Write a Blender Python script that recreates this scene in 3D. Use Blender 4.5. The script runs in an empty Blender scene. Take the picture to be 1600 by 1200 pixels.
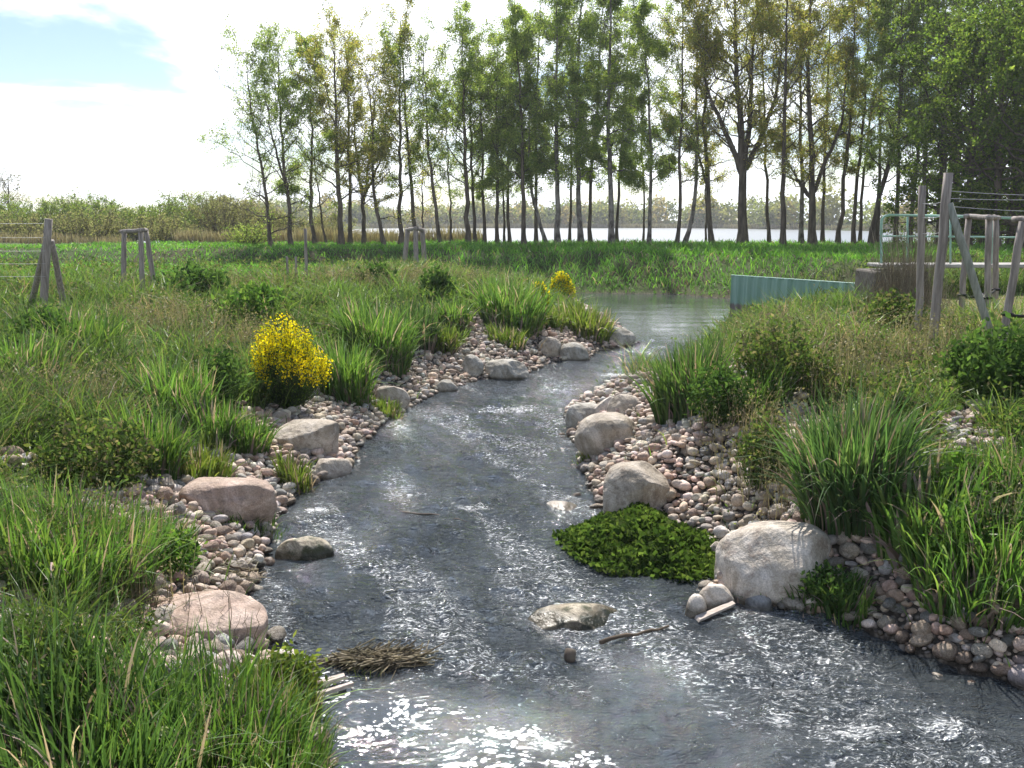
import bpy, math
import numpy as np
from math import radians, sin, cos, pi

# ------------------------------------------------------------------ camera, world, sun, exposure
scn = bpy.context.scene
COL = scn.collection
CAMH, FPX, PITCH = 3.2, 1420.0, radians(10.2)
cam_d = bpy.data.cameras.new('camera'); cam = bpy.data.objects.new('camera', cam_d); COL.objects.link(cam)
cam.location = (0, 0, CAMH); cam.rotation_euler = (pi / 2 - PITCH, 0, 0)
cam_d.sensor_width = 36; cam_d.lens = FPX / 1600 * 36; cam_d.clip_start = 0.05; cam_d.clip_end = 4000
scn.camera = cam
scn.render.resolution_x, scn.render.resolution_y = 1024, 768
scn.view_settings.view_transform = 'Standard'; scn.view_settings.look = 'None'
scn.view_settings.exposure = 0.78; scn.view_settings.gamma = 1
scn.render.engine = 'CYCLES'
scn.cycles.use_denoising = True
scn.cycles.max_bounces = 6; scn.cycles.diffuse_bounces = 3; scn.cycles.glossy_bounces = 3
scn.cycles.transmission_bounces = 4; scn.cycles.transparent_max_bounces = 8
scn.cycles.caustics_reflective = False; scn.cycles.caustics_refractive = False

SUN_AZ, SUN_EL = radians(-5), radians(50)
world = bpy.data.worlds.new("World"); scn.world = world; world.use_nodes = True
nt = world.node_tree; nt.nodes.clear()
def wn(t, **k):
    n = nt.nodes.new(t)
    for a, b in k.items(): setattr(n, a, b)
    return n
def wm(op, a, b=None, c=None):
    n = nt.nodes.new('ShaderNodeMath'); n.operation = op
    for i, v in enumerate((a, b, c)):
        if v is None: continue
        if isinstance(v, (int, float)): n.inputs[i].default_value = v
        else: nt.links.new(v, n.inputs[i])
    return n.outputs[0]
sky = wn('ShaderNodeTexSky', sky_type='NISHITA', sun_disc=False, sun_elevation=SUN_EL, sun_rotation=SUN_AZ)
sky.air_density = 1.0; sky.dust_density = 0.3; sky.ozone_density = 1.2
bg_sky = wn('ShaderNodeBackground'); bg_sky.inputs[1].default_value = 0.08
nt.links.new(sky.outputs[0], bg_sky.inputs[0])
tc = wn('ShaderNodeTexCoord'); sep = wn('ShaderNodeSeparateXYZ'); nt.links.new(tc.outputs['Generated'], sep.inputs[0])
zc = wm('ADD', wm('MAXIMUM', sep.outputs[2], 0.0), 0.16)
comb = wn('ShaderNodeCombineXYZ')
nt.links.new(wm('DIVIDE', sep.outputs[0], zc), comb.inputs[0]); nt.links.new(wm('DIVIDE', sep.outputs[1], zc), comb.inputs[1])
no = wn('ShaderNodeTexNoise'); no.inputs['Scale'].default_value = 1.05; no.inputs['Detail'].default_value = 8
no.inputs['Roughness'].default_value = 0.56; no.inputs['Distortion'].default_value = 0.25
mp = wn('ShaderNodeMapping'); mp.inputs['Location'].default_value = (17.2, 8.3, 0.0)
nt.links.new(comb.outputs[0], mp.inputs[0]); nt.links.new(mp.outputs[0], no.inputs[0])
# more cloud towards the horizon, more blue overhead
bias = wm('MULTIPLY', sep.outputs[2], -0.23)
cm = wm('ADD', no.outputs[0], wm('ADD', bias, -0.036))
mr = wn('ShaderNodeMapRange', interpolation_type='SMOOTHSTEP'); nt.links.new(cm, mr.inputs[0])
mr.inputs[1].default_value = 0.34; mr.inputs[2].default_value = 0.50
no2 = wn('ShaderNodeTexNoise'); no2.inputs['Scale'].default_value = 2.6; no2.inputs['Detail'].default_value = 5
nt.links.new(mp.outputs[0], no2.inputs[0])
cr = wn('ShaderNodeMix', data_type='RGBA'); nt.links.new(no2.outputs[0], cr.inputs[0])
cr.inputs[6].default_value = (0.72, 0.79, 0.90, 1); cr.inputs[7].default_value = (1.0, 1.0, 1.0, 1)
bg_c = wn('ShaderNodeBackground'); bg_c.inputs[1].default_value = 1.35
nt.links.new(cr.outputs[2], bg_c.inputs[0])
mx = wn('ShaderNodeMixShader'); nt.links.new(mr.outputs[0], mx.inputs[0])
nt.links.new(bg_sky.outputs[0], mx.inputs[1]); nt.links.new(bg_c.outputs[0], mx.inputs[2])
wo = wn('ShaderNodeOutputWorld'); nt.links.new(mx.outputs[0], wo.inputs[0])

sun_d = bpy.data.lights.new('sun', 'SUN'); sun = bpy.data.objects.new('sun', sun_d); COL.objects.link(sun)
sun_d.energy = 5.0; sun_d.angle = radians(0.55); sun_d.color = (1.0, 0.955, 0.88)
from mathutils import Vector
SD = Vector((sin(SUN_AZ) * cos(SUN_EL), cos(SUN_AZ) * cos(SUN_EL), sin(SUN_EL)))
sun.rotation_euler = SD.to_track_quat('Z', 'Y').to_euler(); sun.location = (0, 0, 40)

# ------------------------------------------------------------------ helpers
rng = np.random.default_rng(7)
def ray(px, py):
    a, b = px - 800.0, 600.0 - py
    return np.array([a, FPX * cos(PITCH) + b * sin(PITCH), -FPX * sin(PITCH) + b * cos(PITCH)])
def U(px, py, z=0.0):
    d = ray(px, py); t = (z - CAMH) / d[2]
    return (d[0] * t, d[1] * t)
def Vp(px, py, Y):
    d = ray(px, py); t = Y / d[1]
    return np.array([d[0] * t, Y, CAMH + d[2] * t])

def vnoise(x, y, seed=0):
    xi = np.floor(x); yi = np.floor(y); fx = x - xi; fy = y - yi
    fx = fx * fx * fx * (fx * (fx * 6 - 15) + 10); fy = fy * fy * fy * (fy * (fy * 6 - 15) + 10)
    def h(a, b):
        n = (a.astype(np.int64) * 374761393 + b.astype(np.int64) * 668265263 + seed * 1442695041) & 0xffffffff
        n = ((n ^ (n >> 13)) * 1274126177) & 0xffffffff
        n = (n ^ (n >> 16)) & 0xffffffff
        return n / 4294967295.0
    a = h(xi, yi); b = h(xi + 1, yi); c = h(xi, yi + 1); d = h(xi + 1, yi + 1)
    return (a + (b - a) * fx) * (1 - fy) + (c + (d - c) * fx) * fy
def fbm(x, y, seed=0, o=4):
    s = 0; a = 0.5; t = 0
    x = np.asarray(x, float); y = np.asarray(y, float)
    for i in range(o):
        s = s + a * vnoise(x, y, seed + i * 17); t += a; a *= 0.5; x = x * 2.03 + 5.1; y = y * 2.03 + 1.7
    return s / t
def sstep(a, b, x):
    t = np.clip((x - a) / (b - a), 0, 1); return t * t * (3 - 2 * t)

def mk(name, V, Q=None, T=None, mat=None, parent=None, col=None, smooth=True, origin=(0, 0, 0)):
    V = np.asarray(V, np.float32).reshape(-1, 3)
    me = bpy.data.meshes.new(name)
    nq = 0 if Q is None else len(Q); ntri = 0 if T is None else len(T)
    me.vertices.add(len(V)); me.vertices.foreach_set('co', V.ravel())
    loops = []
    starts = []
    if nq: loops.append(np.asarray(Q, np.int32).ravel()); starts.append(np.arange(nq, dtype=np.int32) * 4)
    if ntri: loops.append(np.asarray(T, np.int32).ravel()); starts.append(nq * 4 + np.arange(ntri, dtype=np.int32) * 3)
    L = np.concatenate(loops); S = np.concatenate(starts)
    me.loops.add(len(L)); me.loops.foreach_set('vertex_index', L)
    me.polygons.add(len(S)); me.polygons.foreach_set('loop_start', S)
    me.polygons.foreach_set('use_smooth', np.full(len(S), smooth, bool))
    if col is not None:
        ca = me.color_attributes.new('col', 'FLOAT_COLOR', 'POINT')
        c4 = np.ones((len(V), 4), np.float32); c4[:, :3] = col; ca.data.foreach_set('color', c4.ravel())
    me.update(calc_edges=True)
    if mat: me.materials.append(mat)
    o = bpy.data.objects.new(name, me); COL.objects.link(o); o.location = origin
    if parent is not None: o.parent = parent
    return o
def tag(o, label=None, cat=None, group=None, kind=None):
    if label: o['label'] = label
    if cat: o['category'] = cat
    if group: o['group'] = group
    if kind: o['kind'] = kind
    return o
def empty(name, loc, label, cat, group=None):
    o = bpy.data.objects.new(name, None); COL.objects.link(o); o.location = loc; o.empty_display_size = 0.2
    return tag(o, label, cat, group)
def tubes(P, R, sides=5, cap=False):
    """P (N,K,3), R (N,K) -> verts, quads"""
    P = np.asarray(P, float); R = np.asarray(R, float)
    N, K, _ = P.shape
    Tn = np.gradient(P, axis=1); Tn /= np.linalg.norm(Tn, axis=2, keepdims=True) + 1e-9
    ref = np.where(np.abs(Tn[:, :1, 2:3]) > 0.8, np.array([1.0, 0, 0]), np.array([0, 0, 1.0]))
    ref = np.broadcast_to(ref, Tn.shape)
    A = np.cross(Tn, ref); A /= np.linalg.norm(A, axis=2, keepdims=True) + 1e-9
    B = np.cross(Tn, A)
    th = np.arange(sides) * 2 * pi / sides
    V = P[:, :, None, :] + R[:, :, None, None] * (A[:, :, None, :] * np.cos(th)[:, None] + B[:, :, None, :] * np.sin(th)[:, None])
    idx = np.arange(N * K * sides).reshape(N, K, sides)
    a = idx[:, :-1, :]; b = idx[:, 1:, :]
    Q = np.stack([a, np.roll(a, -1, 2), np.roll(b, -1, 2), b], -1).reshape(-1, 4)
    V = V.reshape(-1, 3)
    if cap:
        # close both ends with a fan
        c0 = P[:, 0]; c1 = P[:, -1]; n0 = len(V)
        V = np.concatenate([V, c0, c1])
        T = []
        for e, (ring, ci) in enumerate(((idx[:, 0], n0), (idx[:, -1], n0 + N))):
            r2 = np.roll(ring, -1, 1)
            cc = np.broadcast_to((ci + np.arange(N))[:, None], ring.shape)
            T.append(np.stack([ring, cc, r2] if e == 0 else [ring, r2, cc], -1).reshape(-1, 3))
        return V, Q, np.concatenate(T)
    return V, Q
def leaves(P, size, col, asp=0.6, up=0.0, jit=0.25, bend=True):
    """random leaf quads (two triangles folded a little) at P"""
    N = len(P); d = rng.normal(size=(N, 3)); d[:, 2] += up; d /= np.linalg.norm(d, axis=1, keepdims=True)
    e = rng.normal(size=(N, 3)); e -= (e * d).sum(1, keepdims=True) * d; e /= np.linalg.norm(e, axis=1, keepdims=True)
    s = np.asarray(size) * (1 + jit * rng.normal(size=N)).clip(0.4, 1.8)
    s = s[:, None]
    V = np.stack([P, P + d * s * .5 + e * s * asp * .5, P + d * s, P + d * s * .5 - e * s * asp * .5], 1).reshape(-1, 3)
    Q = np.arange(N * 4).reshape(N, 4)
    return V, Q, np.repeat(col, 4, axis=0)
def blades(P, H, W, az, lean, curl, col, seg=3, face=None):
    N = len(P); H = np.broadcast_to(H, N); W = np.broadcast_to(W, N)
    s = np.linspace(0, 1, seg + 1)
    hx = H[:, None] * (lean[:, None] * s + curl[:, None] * s ** 2.2)
    hz = H[:, None] * (s - 0.55 * (curl[:, None]) * s ** 3) * np.sqrt(np.clip(1 - lean[:, None] ** 2 * .6, .2, 1))
    C = P[:, None, :] + np.stack([hx * np.cos(az)[:, None], hx * np.sin(az)[:, None], hz], -1)
    if face is None: face = rng.uniform(0, 2 * pi, N)
    w = W[:, None] * 0.5 * np.clip(1 - s, 0.0, 1) ** 0.55 * (0.75 + 0.5 * np.sin(pi * np.clip(s * .9 + .1, 0, 1)))
    side = np.stack([np.cos(face), np.sin(face), np.zeros(N)], -1)[:, None, :] * w[:, :, None]
    A = C + side; B = C - side
    V = np.concatenate([np.stack([A[:, :-1], B[:, :-1]], 2).reshape(N, -1, 3), C[:, -1:]], 1)
    nv = 2 * seg + 1
    base = (np.arange(N) * nv)[:, None]
    q = np.array([[2 * k, 2 * k + 1, 2 * k + 3, 2 * k + 2] for k in range(seg - 1)])
    Q = (base[:, :, None] + q[None]).reshape(-1, 4) if seg > 1 else None
    T = base + np.array([[2 * seg - 2, 2 * seg - 1, 2 * seg]])
    c = np.repeat(col[:, None, :], nv, 1)
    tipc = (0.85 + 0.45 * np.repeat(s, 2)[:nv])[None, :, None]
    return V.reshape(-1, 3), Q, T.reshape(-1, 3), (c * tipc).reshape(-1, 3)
class Geo:
    def __init__(s): s.V = []; s.Q = []; s.T = []; s.C = []; s.n = 0
    def add(s, V, Q=None, T=None, C=None):
        if Q is not None and len(Q): s.Q.append(np.asarray(Q) + s.n)
        if T is not None and len(T): s.T.append(np.asarray(T) + s.n)
        s.V.append(np.asarray(V).reshape(-1, 3))
        if C is not None:
            C = np.asarray(C, float)
            s.C.append(np.broadcast_to(C, (len(s.V[-1]), 3)))
        s.n += len(s.V[-1]); return s
    def build(s, name, mat, parent=None, origin=(0, 0, 0), smooth=True, rel=None):
        V = np.concatenate(s.V)
        if rel is not None: V = V - np.asarray(rel)
        return mk(name, V, np.concatenate(s.Q) if s.Q else None, np.concatenate(s.T) if s.T else None, mat, parent,
                  np.concatenate(s.C) if s.C else None, smooth, origin)

# ------------------------------------------------------------------ materials
def newmat(name):
    m = bpy.data.materials.new(name); m.use_nodes = True; t = m.node_tree; t.nodes.clear()
    return m, t
def N_(t, typ, **k):
    n = t.nodes.new(typ)
    for a, b in k.items(): setattr(n, a, b)
    return n
def noise_(t, vec, scale, det=4, rough=.5, dist=0):
    n = N_(t, 'ShaderNodeTexNoise'); n.inputs['Scale'].default_value = scale; n.inputs['Detail'].default_value = det
    n.inputs['Roughness'].default_value = rough; n.inputs['Distortion'].default_value = dist
    t.links.new(vec, n.inputs['Vector']); return n.outputs[0]
def ramp_(t, fac, a, b, lo=0.0, hi=1.0, smooth=True):
    n = N_(t, 'ShaderNodeMapRange', interpolation_type='SMOOTHSTEP' if smooth else 'LINEAR')
    t.links.new(fac, n.inputs[0]); n.inputs[1].default_value = a; n.inputs[2].default_value = b
    n.inputs[3].default_value = lo; n.inputs[4].default_value = hi; return n.outputs[0]
def mix_(t, fac, a, b, mode='MIX'):
    n = N_(t, 'ShaderNodeMix', data_type='RGBA', blend_type=mode)
    for s, v in ((0, fac), (6, a), (7, b)):
        if isinstance(v, (int, float)): n.inputs[s].default_value = v
        elif isinstance(v, tuple): n.inputs[s].default_value = v + (1,) if len(v) == 3 else v
        else: t.links.new(v, n.inputs[s])
    return n.outputs[2]
def math_(t, op, a, b=None, c=None):
    n = N_(t, 'ShaderNodeMath', operation=op)
    for i, v in enumerate((a, b, c)):
        if v is None: continue
        if isinstance(v, (int, float)): n.inputs[i].default_value = v
        else: t.links.new(v, n.inputs[i])
    return n.outputs[0]
def bump_(t, h, strength, dist, normal=None):
    n = N_(t, 'ShaderNodeBump'); n.inputs['Strength'].default_value = strength; n.inputs['Distance'].default_value = dist
    t.links.new(h, n.inputs['Height'])
    if normal is not None: t.links.new(normal, n.inputs['Normal'])
    return n.outputs[0]
def leaf_mat(name, trans=0.45, gloss=0.06, grough=0.35, tint=(1.22, 1.05, 1.55)):
    m, t = newmat(name); a = N_(t, 'ShaderNodeVertexColor', layer_name='col')
    geo = N_(t, 'ShaderNodeNewGeometry'); nz = noise_(t, geo.outputs['Position'], 2.5, 3)
    c = mix_(t, 1.0, a.outputs[0], mix_(t, ramp_(t, nz, .3, .7), (.75, .8, .7), (1.15, 1.1, 1.0)), 'MULTIPLY')
    c = mix_(t, 1.0, c, tint, 'MULTIPLY')
    d = N_(t, 'ShaderNodeBsdfDiffuse'); tr = N_(t, 'ShaderNodeBsdfTranslucent'); g = N_(t, 'ShaderNodeBsdfGlossy')
    t.links.new(c, d.inputs[0])
    t.links.new(mix_(t, 1.0, c, (1.25, 1.35, 0.7), 'MULTIPLY'), tr.inputs[0])
    g.inputs['Roughness'].default_value = grough; g.inputs[0].default_value = (1, 1, 1, 1)
    m1 = N_(t, 'ShaderNodeMixShader'); m1.inputs[0].default_value = trans
    t.links.new(d.outputs[0], m1.inputs[1]); t.links.new(tr.outputs[0], m1.inputs[2])
    m2 = N_(t, 'ShaderNodeMixShader'); m2.inputs[0].default_value = gloss
    t.links.new(m1.outputs[0], m2.inputs[1]); t.links.new(g.outputs[0], m2.inputs[2])
    o = N_(t, 'ShaderNodeOutputMaterial'); t.links.new(m2.outputs[0], o.inputs[0]); return m
def solid_mat(name, c1, c2, scale=8, rough=.85, bump=.3, bd=.01, stretch=(1, 1, 1), vcol=False, spec=.3, det=5):
    m, t = newmat(name); tcn = N_(t, 'ShaderNodeTexCoord'); mpn = N_(t, 'ShaderNodeMapping')
    mpn.inputs['Scale'].default_value = stretch; t.links.new(tcn.outputs['Object'], mpn.inputs[0])
    nz = noise_(t, mpn.outputs[0], scale, det, .6)
    c = mix_(t, ramp_(t, nz, .32, .68), c1, c2)
    if vcol:
        a = N_(t, 'ShaderNodeVertexColor', layer_name='col'); c = mix_(t, 1.0, a.outputs[0], c, 'MULTIPLY')
    p = N_(t, 'ShaderNodeBsdfPrincipled'); t.links.new(c, p.inputs['Base Color']); p.inputs['Roughness'].default_value = rough
    p.inputs['Specular IOR Level'].default_value = spec
    nz2 = noise_(t, mpn.outputs[0], scale * 3.3, 6, .65)
    t.links.new(bump_(t, nz2, bump, bd), p.inputs['Normal'])
    o = N_(t, 'ShaderNodeOutputMaterial'); t.links.new(p.outputs[0], o.inputs[0]); return m
def rock_mat(name, c1, c2, c3=None, moss=0.0, wet=True, scale=1.0, vcol=False):
    m, t = newmat(name); tcn = N_(t, 'ShaderNodeTexCoord'); geo = N_(t, 'ShaderNodeNewGeometry')
    v = tcn.outputs['Object']
    n1 = noise_(t, v, 3.2 * scale, 6, .62, .3); n2 = noise_(t, v, 70 * scale, 3, .7); n3 = noise_(t, v, 9 * scale, 5, .6)
    c = mix_(t, ramp_(t, n1, .35, .65), c1, c2)
    if c3 is not None: c = mix_(t, ramp_(t, n3, .50, .66), c, c3)
    c = mix_(t, 1.0, c, mix_(t, ramp_(t, n2, .36, .64), (.80, .79, .78), (1.13, 1.12, 1.1)), 'MULTIPLY')
    n5 = noise_(t, v, 1.7 * scale, 5, .7, 1.5); c = mix_(t, 1.0, c, mix_(t, ramp_(t, n5, .38, .62), (.72, .68, .62), (1.15, 1.13, 1.12)), 'MULTIPLY')
    if vcol:
        a = N_(t, 'ShaderNodeVertexColor', layer_name='col'); c = mix_(t, 1.0, a.outputs[0], c, 'MULTIPLY')
    if moss > 0:
        n4 = noise_(t, v, 5, 6, .7); c = mix_(t, ramp_(t, n4, .62 - moss * .3, .74 - moss * .25), c, (.055, .06, .03))
    r = .78
    p = N_(t, 'ShaderNodeBsdfPrincipled')
    if wet:
        sp = N_(t, 'ShaderNodeSeparateXYZ'); t.links.new(geo.outputs['Position'], sp.inputs[0])
        w = ramp_(t, math_(t, 'ADD', sp.outputs[2], math_(t, 'MULTIPLY', n1, .05)), .045, .11, 1, 0)
        c = mix_(t, w, c, mix_(t, 1.0, c, (.30, .29, .26), 'MULTIPLY'))
        t.links.new(ramp_(t, w, 0, 1, .78, .25), p.inputs['Roughness'])
    else: p.inputs['Roughness'].default_value = r
    t.links.new(c, p.inputs['Base Color']); p.inputs['Specular IOR Level'].default_value = .35
    b = bump_(t, n1, .7, .07); b = bump_(t, n3, .7, .03, b); b = bump_(t, n2, .35, .004, b)
    t.links.new(b, p.inputs['Normal'])
    o = N_(t, 'ShaderNodeOutputMaterial'); t.links.new(p.outputs[0], o.inputs[0]); return m

M_grass = leaf_mat('grass_blade', .48, .02, .42)
M_herb = leaf_mat('herb_leaf', .48, .0, .5)
M_leaf = leaf_mat('tree_leaf', .62, .0, .5, (1.42, 1.36, 1.6))
M_flower = leaf_mat('flower_petal', .4, .0, .5, (1, 1, 1))
M_dry = leaf_mat('dry_stalk', .25, .02, .5, (1, 1, 1))
M_bark = solid_mat('alder_bark', (.055, .044, .036), (.15, .12, .095), 5, .95, .6, .03, (1, 1, .25))
M_birch = solid_mat('birch_bark', (.055, .045, .04), (.30, .27, .25), 3.2, .9, .4, .02, (1, 1, .6))
M_twig = solid_mat('twig_bark', (.07, .05, .035), (.12, .09, .065), 5, .95, .2, .01)
M_wood = solid_mat('weathered_wood', (.17, .145, .13), (.34, .30, .275), 9, .85, .5, .006, (3, 3, .25))
M_wood2 = solid_mat('greenish_wood', (.17, .18, .15), (.30, .31, .27), 9, .85, .5, .006, (3, 3, .25))
M_driftw = solid_mat('driftwood', (.34, .28, .24), (.52, .45, .40), 14, .8, .4, .005, (1, 4, 4))
M_rubber = solid_mat('black_rubber', (.012, .012, .012), (.02, .02, .02), 9, .7)
M_rail = solid_mat('pale_green_paint', (.20, .36, .29), (.28, .44, .37), 6, .5, .1)
M_conc = solid_mat('concrete', (.27, .255, .24), (.40, .385, .36), 4, .9, .4)
M_wire = solid_mat('galvanised_wire', (.35, .36, .37), (.45, .46, .47), 9, .45)

# ------------------------------------------------------------------ river outline and terrain height
left_px = [(470, 1200), (492, 1140), (498, 1075), (450, 1050), (408, 1022), (398, 960), (400, 900), (425, 840), (442, 800),
           (482, 762), (545, 738), (560, 702), (602, 662), (655, 632), (690, 612), (758, 594), (826, 584), (872, 566), (919, 562),
           (938, 548), (988, 540), (990, 528), (962, 508), (925, 485), (900, 470)]
right_px = [(1700, 1095), (1600, 1072), (1500, 1048), (1400, 1008), (1330, 975), (1250, 958), (1150, 940), (1095, 925), (1120, 900),
            (1118, 860), (1040, 815), (975, 800), (935, 788), (918, 755), (905, 718), (897, 690), (884, 655), (884, 640), (925, 624),
            (985, 612), (1032, 602), (1058, 575), (1098, 542), (1138, 522), (1142, 500)]
LP = [(-4.5, -12), (-3.2, -2), (-1.9, 2.6)] + [U(*p) for p in left_px]
RP = [(12, -12), (10, -2), (7.5, 3.0)] + [U(*p) for p in right_px]
FS = [(-26, 48), (-9, 46.5), (-2.5, 44.8), (1.5, 42.0), U(930, 458), U(1060, 460), (9.8, 37.2), (14, 33.5), (22, 31)]
WALL = [(7.35, 30.0), (8.6, 28.0), (10.1, 25.8)]
poly_all = np.array(LP + [(-2, 40.8), (-9, 43), (-26, 44.5)] + FS + [(22, 26.9), (12, 26.4), (10.2, 26.0), (8.7, 28.2), (7.45, 30.2)] + RP[::-1])
poly_main = np.array(LP + [(-2, 40.8), (-9, 43), (-26, 44.5)] + FS[:6] + [(9.8, 37.2), (8.2, 33), (7.4, 30.5)] + RP[::-1])
def inside(x, y, P):
    c = np.zeros(x.shape, bool); n = len(P)
    for i in range(n):
        x1, y1 = P[i]; x2, y2 = P[(i + 1) % n]
        if y1 == y2: continue
        c ^= ((y1 > y) != (y2 > y)) & (x < (x2 - x1) * (y - y1) / (y2 - y1) + x1)
    return c
def sdist(x, y, P):
    d = np.full(x.shape, 1e9); n = len(P)
    for i in range(n):
        x1, y1 = P[i]; x2, y2 = P[(i + 1) % n]; ex, ey = x2 - x1, y2 - y1
        t = np.clip(((x - x1) * ex + (y - y1) * ey) / (ex * ex + ey * ey + 1e-12), 0, 1)
        d = np.minimum(d, np.hypot(x - x1 - t * ex, y - y1 - t * ey))
    return np.where(inside(x, y, P), -d, d)
cl_y = np.array([-12, 2.6, 5.5, 8, 11, 15, 20, 25, 30, 40, 60]); cl_x = np.array([3, 3, 2.5, 0.2, -0.3, 0.3, 2.6, 5.5, 6.5, 6, 6.])
def isright(x, y): return x > np.interp(y, cl_y, cl_x)
def wallside(x, y):  # the land on the camera's side of the sheet wall
    wy = np.interp(x, [7.35, 8.6, 10.1, 22], [30.0, 28.0, 25.8, 25.8])
    return (x > 6.8) & (y < wy)
def height(x, y):
    x = np.asarray(x, float); y = np.asarray(y, float)
    da = sdist(x, y, poly_all); dm = sdist(x, y, poly_main)
    d = np.where(wallside(x, y), dm, da)
    R = isright(x, y)
    far = (y > 39) & (d > 0) & (y > np.interp(x, [-26, -2, 2, 5, 8, 12, 22], [46.2, 42.8, 40.5, 38, 37, 33, 28]))
    dd = d + (fbm(x * .7, y * .7, 3) - .5) * .5 * sstep(0.2, 1.5, d)
    hl = 1.42 * (1 - np.exp(-np.clip(dd, 0, 99) / 2.7))
    hr = 1.66 * (1 - np.exp(-np.clip(dd, 0, 99) / 2.3)) * (1 - .45 * np.exp(-((x - 7.2) / 2.2) ** 2) * sstep(21, 25, y))
    hf = 1.62 * sstep(-.2, 4.8, dd) ** .8
    hR = np.where(R, hr, hl)
    hR = np.where((y > 30) & (y < 47) & R & ~wallside(x, y), hf, hR)
    h = np.where(far, hf, hR)
    h = h + (fbm(x * .35, y * .35, 11) - .5) * .28 * sstep(.5, 4, d) + (fbm(x * 2.2, y * 2.2, 5, 3) - .5) * .10 * sstep(.1, 1, d)
    # beyond the tree row: down to the lake, up again on its far shore
    fs = 385 - 190 * sstep(70, 150, x) + 6 * np.sin(x * .03)
    lake = sstep(64, 74, y) * (1 - sstep(0, 12, y - fs)) * sstep(-75, -50, x)
    h = h * (1 - lake) - .5 * lake
    h = h + sstep(0, 60, y - fs) * 1.2
    bed = -0.10 - .35 * sstep(0, 1.2, -da) + (fbm(x * 3, y * 3, 8, 3) - .5) * .12
    return np.where(da < 0, bed, h)
def G(px, py):
    d = ray(px, py); t = np.linspace(3.0, 90, 2600) / d[1]
    X = d[0] * t; Y = d[1] * t; Z = CAMH + d[2] * t
    hh = np.maximum(height(X, Y), 0)
    k = np.argmax(Z < hh)
    if not (Z < hh).any(): k = len(t) - 1
    return np.array([X[k], Y[k], hh[k]])

# pebble zone, 0..1
PATCH = [(1465, 690, 80, 38), (1520, 650, 35, 14), (20, 720, 40, 20), (190, 560, 40, 14), (500, 650, 90, 30), (755, 520, 30, 45), (640, 560, 60, 30), (860, 540, 50, 16)]
PATCHW = []
for a, b, rx, ry in PATCH:
    g = G(a, b); dist = np.hypot(g[1], CAMH - g[2]); PATCHW.append((g[0], g[1], rx * dist / FPX, ry * dist / FPX * 2.6))
def pebmask(x, y):
    d = sdist(x, y, poly_all); R = isright(x, y)
    wl = np.interp(y, [0, 6, 9, 13, 20, 30, 36, 40], [1.5, 1.7, 1.7, 1.7, 1.9, 1.7, .8, 0])
    wr = np.interp(y, [0, 6, 8, 10, 13, 15, 17, 20, 24], [2.0, 2.1, 2.0, 2.3, 2.4, 1.4, .5, .2, 0])
    w = np.where(R, wr, wl) * (0.62 + .8 * fbm(x * .9, y * .9, 21, 3))
    m = sstep(0, .45, w - d)
    for (cx, cy, rx, ry) in PATCHW:
        q = np.hypot((x - cx) / rx, (y - cy) / ry) + (fbm(x * 3, y * 3, 31, 2) - .5) * .7
        m = np.maximum(m, 1 - sstep(.65, 1.1, q))
    m = np.where(d < 0, 1, m)
    return np.where((y > 41) | (sdist(x, y, poly_main) > 9), 0, m)

def polar(cols, rows):
    A, R = np.meshgrid(cols, rows); return R * np.sin(A), R * np.cos(A)
def gridquads(nr, nc, wrap=False):
    i = np.arange(nr * nc).reshape(nr, nc)
    Q = np.stack([i[:-1, :-1], i[:-1, 1:], i[1:, 1:], i[1:, :-1]], -1).reshape(-1, 4)
    return Q[:, ::-1]
inner = np.radians(np.arange(-38, 38.01, .13))
ang = np.concatenate([np.radians(np.arange(-180, -38.5, 2.5)), inner, np.radians(np.arange(40.5, 180.1, 2.5))])
ang[-1] = ang[0] + 2 * pi
rad = np.concatenate([[0.02, .6, 1.2], np.exp(np.arange(np.log(1.8), np.log(90), .0105)), np.exp(np.linspace(np.log(91), np.log(1500), 90))])
gx, gy = polar(ang, rad)
gz = height(gx.ravel(), gy.ravel())
pm = pebmask(gx.ravel(), gy.ravel())
brown = fbm(gx.ravel() * .5, gy.ravel() * .5, 44)
gc = np.stack([pm, brown, sstep(9, 3, np.hypot(gx.ravel() - 9.5, gy.ravel() - 15.5))], -1)
m, t = newmat('ground_soil'); a = N_(t, 'ShaderNodeVertexColor', layer_name='col'); sp = N_(t, 'ShaderNodeSeparateColor'); t.links.new(a.outputs[0], sp.inputs[0])
geo = N_(t, 'ShaderNodeNewGeometry'); P = geo.outputs['Position']
n1 = noise_(t, P, 1.3, 6, .6); n2 = noise_(t, P, 9, 5, .65); n3 = noise_(t, P, .25, 4)
c = mix_(t, ramp_(t, n1, .35, .65), (.075, .06, .035), (.06, .085, .02))
c = mix_(t, ramp_(t, n2, .4, .65), c, (.045, .04, .022))
c = mix_(t, ramp_(t, n3, .4, .6, 0, .5), c, (.05, .10, .02))
c = mix_(t, math_(t, 'MULTIPLY', sp.outputs[2], .8), c, mix_(t, ramp_(t, n2, .4, .6), (.16, .17, .05), (.22, .17, .09)))
vo = N_(t, 'ShaderNodeTexVoronoi'); vo.inputs['Scale'].default_value = 17; t.links.new(P, vo.inputs['Vector'])
pc = mix_(t, ramp_(t, vo.outputs['Distance'], .2, .55), mix_(t, ramp_(t, n2, .3, .7), (.19, .155, .13), (.28, .25, .22)), (.05, .042, .035))
c = mix_(t, sp.outputs[0], c, pc)
p = N_(t, 'ShaderNodeBsdfPrincipled'); t.links.new(c, p.inputs['Base Color']); p.inputs['Roughness'].default_value = .95
p.inputs['Specular IOR Level'].default_value = .15
t.links.new(bump_(t, n2, .8, .05), p.inputs['Normal'])
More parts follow.
